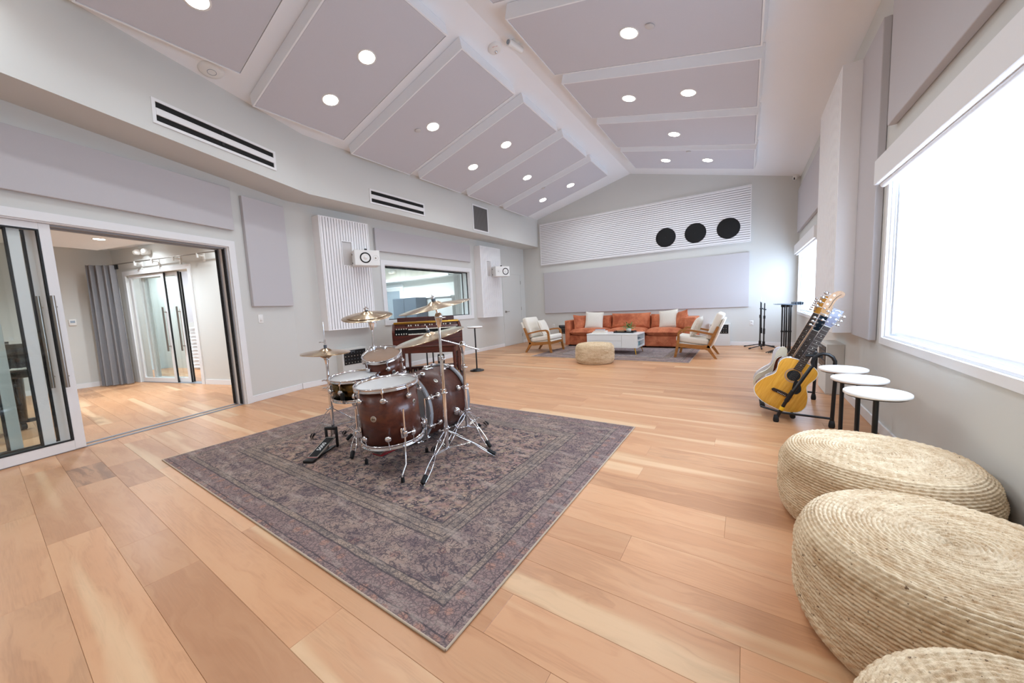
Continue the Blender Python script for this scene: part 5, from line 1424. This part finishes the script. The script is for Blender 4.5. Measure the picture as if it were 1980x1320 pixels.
cymbal_stand('chrome cymbal stand rising behind the rack tom', (-2.83, 1.985), ((-3.13, 2.10), (-2.66, 2.25), (-2.90, 1.70)), ((.06, .46, .0145), (.44, .72, .0125), (.70, 1.02, .0095)), cL-aL*.012)
m = MB(); o = thing('tom_clamp', 'chrome clamp joining the rack tom to the cymbal stand', 'clamp', (-2.83, 1.985, .79))
m.rbox(-.022, .022, -.022, .022, -.025, .025, .006, 2).build('clamp_body', 'chrome', o); MB().tube([(0, 0, 0), (.04, .02, .004), (.085, .05, -.005)], .0065, 10).build('arm', 'chrome', o); MB().rbox(.07, .11, .035, .065, -.03, .02, .006, 2).build('tom_bracket', 'chrome', o)
w_ = MB(); wing(w_, (-.02, -.01, 0), (-1, -.5, 0)); w_.build('wing_bolt', 'chrome', o)

def hihat():
    b = Vector((-2.905, 1.585, RZ)); o = thing('hihat_stand', 'chrome hi-hat stand with two bronze cymbals and a foot pedal', 'hi-hat', b, 0., 'chrome drum stands'); inv_ = Matrix.Translation(-b)
    MB().cyl((0, 0, .10), (0, 0, .50), .0135, n=20).build('pole', 'chrome', o); MB().cyl((0, 0, .48), (0, 0, .76), .0105, n=18).build('pole', 'chrome', o)
    MB().cyl((0, 0, .74), (0, 0, 1.05), .0032, n=8).build('pull_rod', 'chrome', o)
    collar(o, inv_, b+Vector((0, 0, .50)), .019, .035, (-.8, -.6, 0)); collar(o, inv_, b+Vector((0, 0, .565)), .017, .016, (-.8, -.6, 0))
    m = MB(); m.lathe([(.012, .70), (.016, .735), (.027, .765), (.027, .775), (.001, .776)], 24); m.build('seat_cup', 'chrome', o); w2 = MB(); wing(w2, (.02, -.01, .745), (.9, -.4, 0)); w2.build('tilt_screw', 'chrome', o)
    MB().cyl((0, 0, .776), (0, 0, .79), .02, n=20).build('felt', 'cabinet_slate', o)
    pr = cymbal_profile(.187, .05, .024, .022); T1 = Matrix.Translation((0, 0, .812)) @ Matrix.Rotation(R(3), 4, 'Y')
    MB().lathe(pr+[(a, z-.0016) for a, z in reversed(pr)]+[pr[0]], 80, T1).build('top_cymbal', 'cymbal_bronze', o, fix=True)
    T2 = Matrix.Translation((0, 0, .793)) @ Matrix.Rotation(PI, 4, 'X'); MB().lathe([(a, z+.02) for a, z in pr]+[(a, z-.0016+.02) for a, z in reversed(pr)]+[(pr[0][0], pr[0][1]+.02)], 80, T2).build('bottom_cymbal', 'cymbal_bronze', o, fix=True)
    m = MB(); m.cyl((0, 0, .835), (0, 0, .86), .012, n=14); m.build('clutch_felt', 'cabinet_slate', o)
    m = MB(); m.cyl((0, 0, .86), (0, 0, .905), .008, n=12); wing(m, (-.006, -.004, .885), (-1, -.5, 0)); m.build('clutch', 'chrome', o)
    for f in ((-3.27, 1.58), (-2.80, 1.93)):
        leg_pair(o, inv_, b+Vector((0, 0, .33)), (f[0], f[1], RZ), b+Vector((0, 0, .17)))
    collar(o, inv_, b+Vector((0, 0, .33)), .018, .03, (.6, -.8, 0))
    p = base_empty('pedal', (0, 0, 0), R(28), o)
    for s in (-1, 1): MB().rbox(s*.045-.008, s*.045+.008, -.045, -.02, .002, .165, .004, 1).build('upright', 'black_metal', p)
    MB().rbox(-.053, .053, -.045, -.02, .15, .175, .004, 1).build('yoke', 'black_metal', p); MB().box(-.004, .004, -.036, -.028, .09, .16).build('chain', 'satin_steel', p)
    MB().prism([(-.30, .014), (-.045, .085), (-.045, .093), (-.30, .022)], -.040, .040, 'yz').build('foot_board', 'badge_silver', p, fix=True)
    MB().prism([(-.285, .0265), (-.06, .0892), (-.06, .0905), (-.285, .0278)], -.033, .033, 'yz').build('board_pad', 'black_matte', p, fix=True)
    MB().rbox(-.042, .042, -.35, -.295, .002, .022, .004, 1).build('heel_plate', 'black_metal', p); MB().box(-.041, .041, -.297, -.289, .0215, .0245).build('red_stripe', 'red_plate', p)
    MB().rbox(-.02, .02, -.30, -.02, .0005, .01, .002, 1).build('base_rail', 'black_metal', p)
    sl = math.atan2(.0627, .225)
    text('lettering', '5000', .05, 'letter_white', p, (0, -.17, .0605), (Matrix.Rotation(sl, 3, 'X') @ Matrix.Rotation(PI/2, 3, 'Z')).to_euler())
hihat()
def snare_stand():
    b = Vector((-2.70, 1.69, RZ)); o = thing('snare_stand', 'chrome basket stand holding the snare drum', 'drum stand', b, 0., 'chrome drum stands'); inv_ = Matrix.Translation(-b)
    MB().cyl((0, 0, .06), (0, 0, .26), .0135, n=18).build('pole', 'chrome', o); MB().cyl((0, 0, .24), (0, 0, .36), .010, n=16).build('pole', 'chrome', o)
    for f in ((-2.50, 1.485), (-3.085, 1.775), (-2.63, 2.0)): leg_pair(o, inv_, b+Vector((0, 0, .22)), (f[0], f[1], RZ), b+Vector((0, 0, .09)))
    collar(o, inv_, b+Vector((0, 0, .25)), .018, .03, (.5, -.8, 0)); MB().rbox(-.03, .03, -.03, .03, .345, .39, .01, 2).build('basket_hub', 'chrome', o)
    for a in (-1.05, 1.05, PI):
        x, y = math.cos(a), math.sin(a); m = MB(); m.tube([(x*.02, y*.02, .37), (x*.12, y*.12, .40), (x*.192, y*.192, .415), (x*.199, y*.199, .47)], .006, 8); l = m.build('basket_arm', 'chrome', o); MB().rbox(-.012, .012, -.014, .014, -.03, .03, .006, 2, Matrix.Translation((x*.203, y*.203, .47)) @ Matrix.Rotation(a, 4, 'Z')).build('rubber_grip', 'rubber', l)
snare_stand()

# ------------------------------------------------------------------ guitars
def smooth_outline(pts, n=8):
    """Closed Catmull-Rom outline."""
    out = []; k = len(pts)
    for i in range(k):
        p0, p1, p2, p3 = (Vector(pts[(i+j-1) % k]) for j in range(4))
        for s in range(n):
            t = s/n; q = .5*((2*p1)+(p2-p0)*t+(2*p0-5*p1+4*p2-p3)*t*t+(3*p1-p0-3*p2+p3)*t**3); out.append((q.x, q.y))
    return out
ACOUSTIC = [(x_*1.06, z_) for x_, z_ in [(0, 0), (.10, .012), (.175, .06), (.196, .13), (.17, .215), (.128, .285), (.122, .325), (.14, .40), (.125, .455), (.07, .485), (0, .49), (-.07, .485), (-.125, .455), (-.14, .40), (-.122, .325), (-.128, .285), (-.17, .215), (-.196, .13), (-.175, .06), (-.10, .012)]]
BASSBODY = [(x_*1.1, z_*1.1) for x_, z_ in [(0, 0), (.09, .0), (.155, .05), (.17, .12), (.135, .20), (.11, .26), (.125, .32), (.135, .37), (.10, .40), (.06, .37), (.035, .33), (-.035, .33), (-.06, .38), (-.09, .46), (-.13, .465), (-.145, .40), (-.125, .30), (-.14, .22), (-.185, .14), (-.17, .05), (-.10, .005)]]
HOLLOW = [(x_*1.12, z_*1.1) for x_, z_ in [(0, 0), (.09, .008), (.16, .05), (.182, .12), (.155, .20), (.118, .265), (.115, .30), (.135, .37), (.13, .42), (.09, .44), (.045, .40), (.03, .385), (-.03, .385), (-.06, .43), (-.11, .455), (-.138, .42), (-.132, .36), (-.115, .30), (-.118, .265), (-.155, .20), (-.182, .12), (-.16, .05), (-.09, .008)]]
def guitar(label, x, y, lean, outline, thick, body_mat, back_mat, edge, neck_mat, board_mat, nut_z, head, head_mat, scale=.95, hole=False, guard=None, frets=20, inlay='pearl', end=.40, bind='pearl', cat='guitar', strings=6):
    o = thing(name_of(cat), label, 'bass guitar' if cat == 'bass' else 'guitar', (x, y, .105), 0., 'instruments on the guitar rack')
    o.rotation_euler = (0, R(lean), 0); s = scale
    out = [(a*s, b*s) for a, b in smooth_outline(outline, 6)]
    MB().prism(out, 0, thick, 'xz', smooth=False).build('body_sides', back_mat, o, fix=True)
    MB().prism([(a*.985, (b-.24*s)*.985+.24*s) for a, b in out], -.003, .0, 'xz').build('body_top', body_mat, o, fix=True)
    MB().tube([(a, -.001, b) for a, b in out], .0028, 5, True).build('binding', bind, o)
    nz, ez = nut_z*s, end*s
    tz = max(b for a, b in out if abs(a) < .045)
    MB().prism([(-.028, tz-.05), (.028, tz-.05), (.0215, nz), (-.0215, nz)], .0, .022, 'xz').build('neck', neck_mat, o, fix=True)
    MB().prism([(-.029, ez), (.029, ez), (.022, nz), (-.022, nz)], -.010, 0.0, 'xz').build('fret_board', board_mat, o, fix=True)
    L = nz-.16*s if hole else nz-.12*s
    for k in range(1, frets+1):
        z = nz-L*(1-2**(-k/12))
        if z < ez+.004: break
        w = .022+.007*(nz-z)/(nz-ez); MB().box(-w, w, -.0115, -.010, z-.0008, z+.0008).build('fret', 'fret_wire', o)
        if k in (3, 5, 7, 9, 12, 15) and inlay:
            zz = z+.5*L*(2**(-(k-1)/12)-2**(-k/12)); MB().cyl((0, -.010, zz), (0, -.0108, zz), .0032, n=8).build('inlay', inlay, o)
    MB().box(-.022, .022, -.013, -.008, nz, nz+.004).build('nut', 'pearl', o)
    h = [(a*s, nz+.004+b*s) for a, b in (smooth_outline(head['shape'], 3) if head.get('round') else head['shape'])]
    MB().prism(h, -.006, .009, 'xz').build('headstock', head_mat, o, fix=True)
    for px, pz, side in head['pegs']:
        p = Vector((px*s, 0, nz+.004+pz*s)); m = MB(); m.cyl(p+Vector((0, -.006, 0)), p+Vector((0, -.017, 0)), .0042, n=10); m.cyl(p+Vector((0, -.0065, 0)), p+Vector((0, -.008, 0)), .0075, n=12)
        m.cyl(p+Vector((0, .004, 0)), p+Vector((side*head['reach'], .004, 0)), .0025, n=6); m.ball(p+Vector((side*(head['reach']+.012), .004, 0)), .013*head.get('knob', 1), 10, 6, (1, .35, .8)); m.build('tuning_peg', 'chrome', o)
    bz = .155*s if hole else .10*s
    if hole:
        MB().cyl((0, -.0032, .345*s), (0, -.0036, .345*s), .050*s, n=36).build('sound_hole', 'black_matte', o); MB().lathe([(.055*s, .0), (.068*s, .0)], 40, Matrix.Translation((0, -.0036, .345*s)) @ Matrix.Rotation(PI/2, 4, 'X')).build('rosette', 'box_tan', o)
        MB().prism([(-.075*s, bz-.012), (.075*s, bz-.012), (.085*s, bz), (.075*s, bz+.014), (.03, bz+.018), (-.03, bz+.018), (-.075*s, bz+.014), (-.085*s, bz)], -.011, -.003, 'xz').build('bridge', 'rosewood', o, fix=True)
        for k in range(6): MB().cyl((-.028+k*.0112, -.011, bz-.004), (-.028+k*.0112, -.015, bz-.004), .003, n=8).build('bridge_pin', 'pearl', o)
    else:
        MB().rbox(-.04, .04, -.012, -.003, bz-.018, bz+.018, .003, 1).build('bridge', 'chrome', o)
        for z in ((.20, .28) if cat == 'bass' else (.17, .30)): MB().rbox(-.038, .038, -.010, -.003, z*s-.012, z*s+.012, .004, 2).build('pickup', 'black_metal' if cat == 'bass' else 'chrome', o)
        for k in range(3): MB().cyl((.09*s-k*.012, -.003, .10*s-k*.03), (.09*s-k*.012, -.018, .10*s-k*.03), .010, n=14).build('control_knob', 'chrome', o)
    if guard: MB().prism([(a*s, b*s) for a, b in smooth_outline(guard[0], 5)], -.0055, -.003, 'xz').build('pick_guard', guard[1], o, fix=True)
    for k in range(strings):
        q = (k-(strings-1)/2); m = MB(); m.cyl((q*.0105*6/strings*.9, -.0145, bz+.004), (q*.0066*6/strings*.95, -.0135, nz+.004), .0004 if cat != 'bass' else .0007, n=4, caps=False); m.build('string', 'fret_wire', o)
    return o
def name_of(cat): return {'acoustic': 'acoustic_guitar', 'bass': 'bass_guitar', 'electric': 'electric_guitar'}[cat]
PEGS33 = [(-.020, .035, -1), (-.021, .075, -1), (-.022, .115, -1), (.020, .035, 1), (.021, .075, 1), (.022, .115, 1)]
HEAD33 = dict(shape=[(-.022, 0), (.022, 0), (.030, .02), (.037, .155), (-.037, .155), (-.030, .02)], pegs=PEGS33, reach=.022)
FHEAD4 = dict(shape=[(-.022, 0), (.022, 0), (.030, .035), (.024, .075), (.022, .125), (.030, .165), (.052, .185), (.055, .215), (.03, .232), (-.005, .225), (-.035, .185), (-.045, .11), (-.040, .04)], round=True, pegs=[(-.022, .045, -1), (-.020, .09, -1), (-.018, .135, -1), (-.012, .18, -1)], reach=.045, knob=1.5)
FHEAD6 = dict(shape=[(-.022, 0), (.022, 0), (.026, .03), (.018, .06), (.016, .12), (.03, .15), (.035, .175), (.01, .185), (-.03, .165), (-.038, .10), (-.036, .03)], round=True, pegs=[(-.024, .02+.023*k, -1) for k in range(6)], reach=.02)
g1 = guitar('natural spruce acoustic guitar at the end of the rack', .208, 3.875, 26.3, ACOUSTIC, .095, 'spruce', 'guitar_cocoa', None, 'rosewood', 'rosewood', .84, HEAD33, 'headstock_reflect', .955, True,
            ([(.03, .315), (.075, .30), (.11, .25), (.10, .205), (.065, .20), (.04, .25)], 'black_matte'), 20, 'pearl', .40, 'pearl', 'acoustic')
MB().tube([(-.018, -.0065, .84*.955+.135), (-.006, -.0065, .84*.955+.142), (.006, -.0065, .84*.955+.142), (.018, -.0065, .84*.955+.135)], .0035, 5).build('head_emblem', 'pearl', g1)
g2 = guitar('cocoa brown guitar with white binding and black headstock on the rack', .200, 4.055, 24.8, HOLLOW, .05, 'guitar_cocoa', 'guitar_cocoa', None, 'rosewood', 'rosewood', .86, HEAD33, 'headstock_black', .86, False, None, 20, 'pearl', .39, 'guitar_cream', 'electric')
g3 = guitar('cream bass guitar with maple neck and large maple headstock on the rack', .212, 4.225, 25.0, BASSBODY, .045, 'guitar_cream', 'guitar_cream', None, 'maple', 'maple_board', .932, FHEAD4, 'maple', .955, False,
            ([(-.09, .36), (-.04, .30), (.0, .22), (.05, .12), (.10, .10), (.11, .20), (.09, .30), (.04, .33), (-.03, .33)], 'pickguard_tort'), 20, 'black_matte', .34, 'guitar_cream', 'bass', 4)
MB().tube([(.004, -.0068, .932*.955+.06), (.006, -.0068, .932*.955+.10), (.004, -.0068, .932*.955+.13), (.012, -.0068, .932*.955+.17), (.03, -.0068, .932*.955+.20)], .0018, 5).build('head_script', 'letter_dark', g3)
g4 = guitar('pale white guitar with dark fretboard and orange headstock at the back of the rack', .212, 4.41, 23.2, HOLLOW, .06, 'guitar_white', 'guitar_white', None, 'maple', 'rosewood', .936, FHEAD6, 'spruce', .935, False, None, 20, 'pearl', .39, 'guitar_white', 'electric')

def guitar_rack():
    o = thing('guitar_rack', 'black folding guitar rack with yellow leg band', 'guitar stand', (0, 0, 0.0008))
    y0, y1 = 3.775, 4.73
    def frame(y, band):
        pts = [(.235, y, .03), (.29, y, .17), (.46, y, .50)]
        cx, cz, rr = .535, .515, .075
        for k in range(9):
            a = R(205-k*27.5); pts.append((cx+rr*math.cos(a)*.95, y, cz+.02+rr*math.sin(a)))
        pts += [(.612, y, .47), (.605, y, .25), (.60, y, .03)]
        MB().tube(pts, .0135, 12).build('end_frame', 'black_metal', o)
        for x in (.233, .60): MB().lathe([(.018, 0), (.022, .012), (.021, .03), (.016, .06), (.001, .061)], 16, Matrix.Translation((x, y, 0))).build('rubber_foot', 'rubber', o)
        MB().tube([(.30, y, .19), (.345, y, .285)], .0175, 12).build('sleeve', 'black_metal', o)
        if band: MB().tube([(.265, y, .108), (.278, y, .138)], .0185, 12).build('yellow_band', 'yellow_ring', o)
        MB().tube([(.12, y, .125), (.28, y, .085), (.60, y, .075)], .0095, 10).build('lower_bar', 'black_metal', o)
    frame(y0, True); frame(y1, False)
    for x, z, r in ((.135, .125, .020), (.35, .052, .020)): MB().tube([(x, y0+.03, z), (x, y1-.02, z)], r, 12).build('padded_rail', 'rubber', o)
    MB().tube([(.52, y0, .585), (.52, y1, .585)], .011, 10).build('neck_rail', 'black_metal', o)
    for y in (3.80, 3.965, 4.14, 4.315, 4.50): MB().tube([(.52, y, .585), (.47, y, .587), (.42, y, .585)], .012, 8).build('neck_divider', 'rubber', o)
    for x0, x1 in ((.60, .60),): MB().tube([(.605, y0, .27), (.605, y1, .08)], .003, 6).build('brace_wire', 'satin_steel', o)
guitar_rack()

# ------------------------------------------------------------------ microphone and music stands
def mic_stand(label, x, y, h, rz, lean=0.):
    o = thing('microphone_stand', label, 'microphone stand', (x, y, 0.0008), rz, 'folded microphone stands')
    MB().cyl((0, 0, .09), (lean*.5, 0, h*.62), .013, n=14).build('pole', 'black_metal', o)
    MB().cyl((lean*.5, 0, h*.58), (lean, 0, h-.09), .008, n=12).build('upper_pole', 'black_metal', o); MB().cyl((lean, 0, h-.10), (lean, 0, h), .006, n=10).build('threaded_tip', 'chrome', o)
    MB().cyl((lean+.02, .01, h*.30), (lean+.012, .005, h*.90), .011, n=12).build('boom_arm', 'black_metal', o); MB().cyl((lean+.02, .01, h*.29), (lean+.018, .009, h*.40), .02, n=14).build('counterweight', 'rubber', o)
    m = MB(); m.cyl((lean*.5, 0, h*.60), (lean*.5, 0, h*.66), .02, n=14); m.cyl((lean-.01, -.02, h*.78), (lean+.04, .02, h*.78), .014, n=12); wing(m, (lean+.03, .02, h*.78), (1, .2, 0)); m.build('clutch', 'black_metal', o)
    MB().cyl((0, 0, .05), (0, 0, .15), .024, n=16).build('hub', 'black_metal', o)
    for k in range(3):
        a = 2*PI*k/3+.4; l = MB().tube([(.02*math.cos(a), .02*math.sin(a), .075), (.29*math.cos(a), .29*math.sin(a), .018)], .0095, 10).build('leg', 'black_metal', o); MB().cyl((.27*math.cos(a), .27*math.sin(a), .022), (.31*math.cos(a), .31*math.sin(a), .014), .0135, n=12).build('rubber_foot', 'rubber', l)
mic_stand('black folded microphone stand, the taller of the pair by the far wall', .255, 9.10, 1.06, .2)
mic_stand('black folded microphone stand, the shorter of the pair by the far wall', .315, 8.98, 1.035, 1.25, .02)

def music_stand(x, y, rz, label, h=.915):
    o = thing('music_stand', label, 'music stand', (x, y, .0008), rz, 'nested music stands')
    T = Matrix.Translation((0, 0, h)) @ Matrix.Rotation(R(-86), 4, 'X')
    MB().rbox(-.25, .25, -.003, .003, -.13, .15, .002, 1, T, False).build('desk', 'bulb_grey', o)
    MB().rbox(-.25, .25, -.05, .003, -.133, -.125, .002, 1, T, False).build('lip', 'bulb_grey', o)
    MB().cyl((0, .02, .05), (0, .02, h-.02), .0125, n=14).build('pole', 'black_metal', o); MB().cyl((0, .02, .40), (0, .02, .43), .018, n=14).build('clutch', 'black_metal', o); MB().rbox(-.03, .03, -.0, .04, h-.05, h-.006, .006, 1).build('tilt_joint', 'black_metal', o)
    for k in range(3):
        a = 2*PI*k/3+PI/2; MB().tube([(0, .02, .09), (.12*math.cos(a), .02+.12*math.sin(a), .06), (.24*math.cos(a), .02+.24*math.sin(a), .006)], .008, 8).build('leg', 'black_metal', o)
    return o
m0 = music_stand(.585, 8.30, R(90), 'black music stand farthest from the window wall in the nested row')
for x, y in ((.618, 8.27), (.651, 8.31), (.684, 8.28), (.712, 8.30)): dup(m0, (x, y, .0008), R(90), {.618: 'black music stand fourth from the window wall in the nested row', .651: 'black music stand in the middle of the nested row', .684: 'black music stand second from the window wall in the nested row', .712: 'black music stand closest to the window wall in the nested row'}[x])
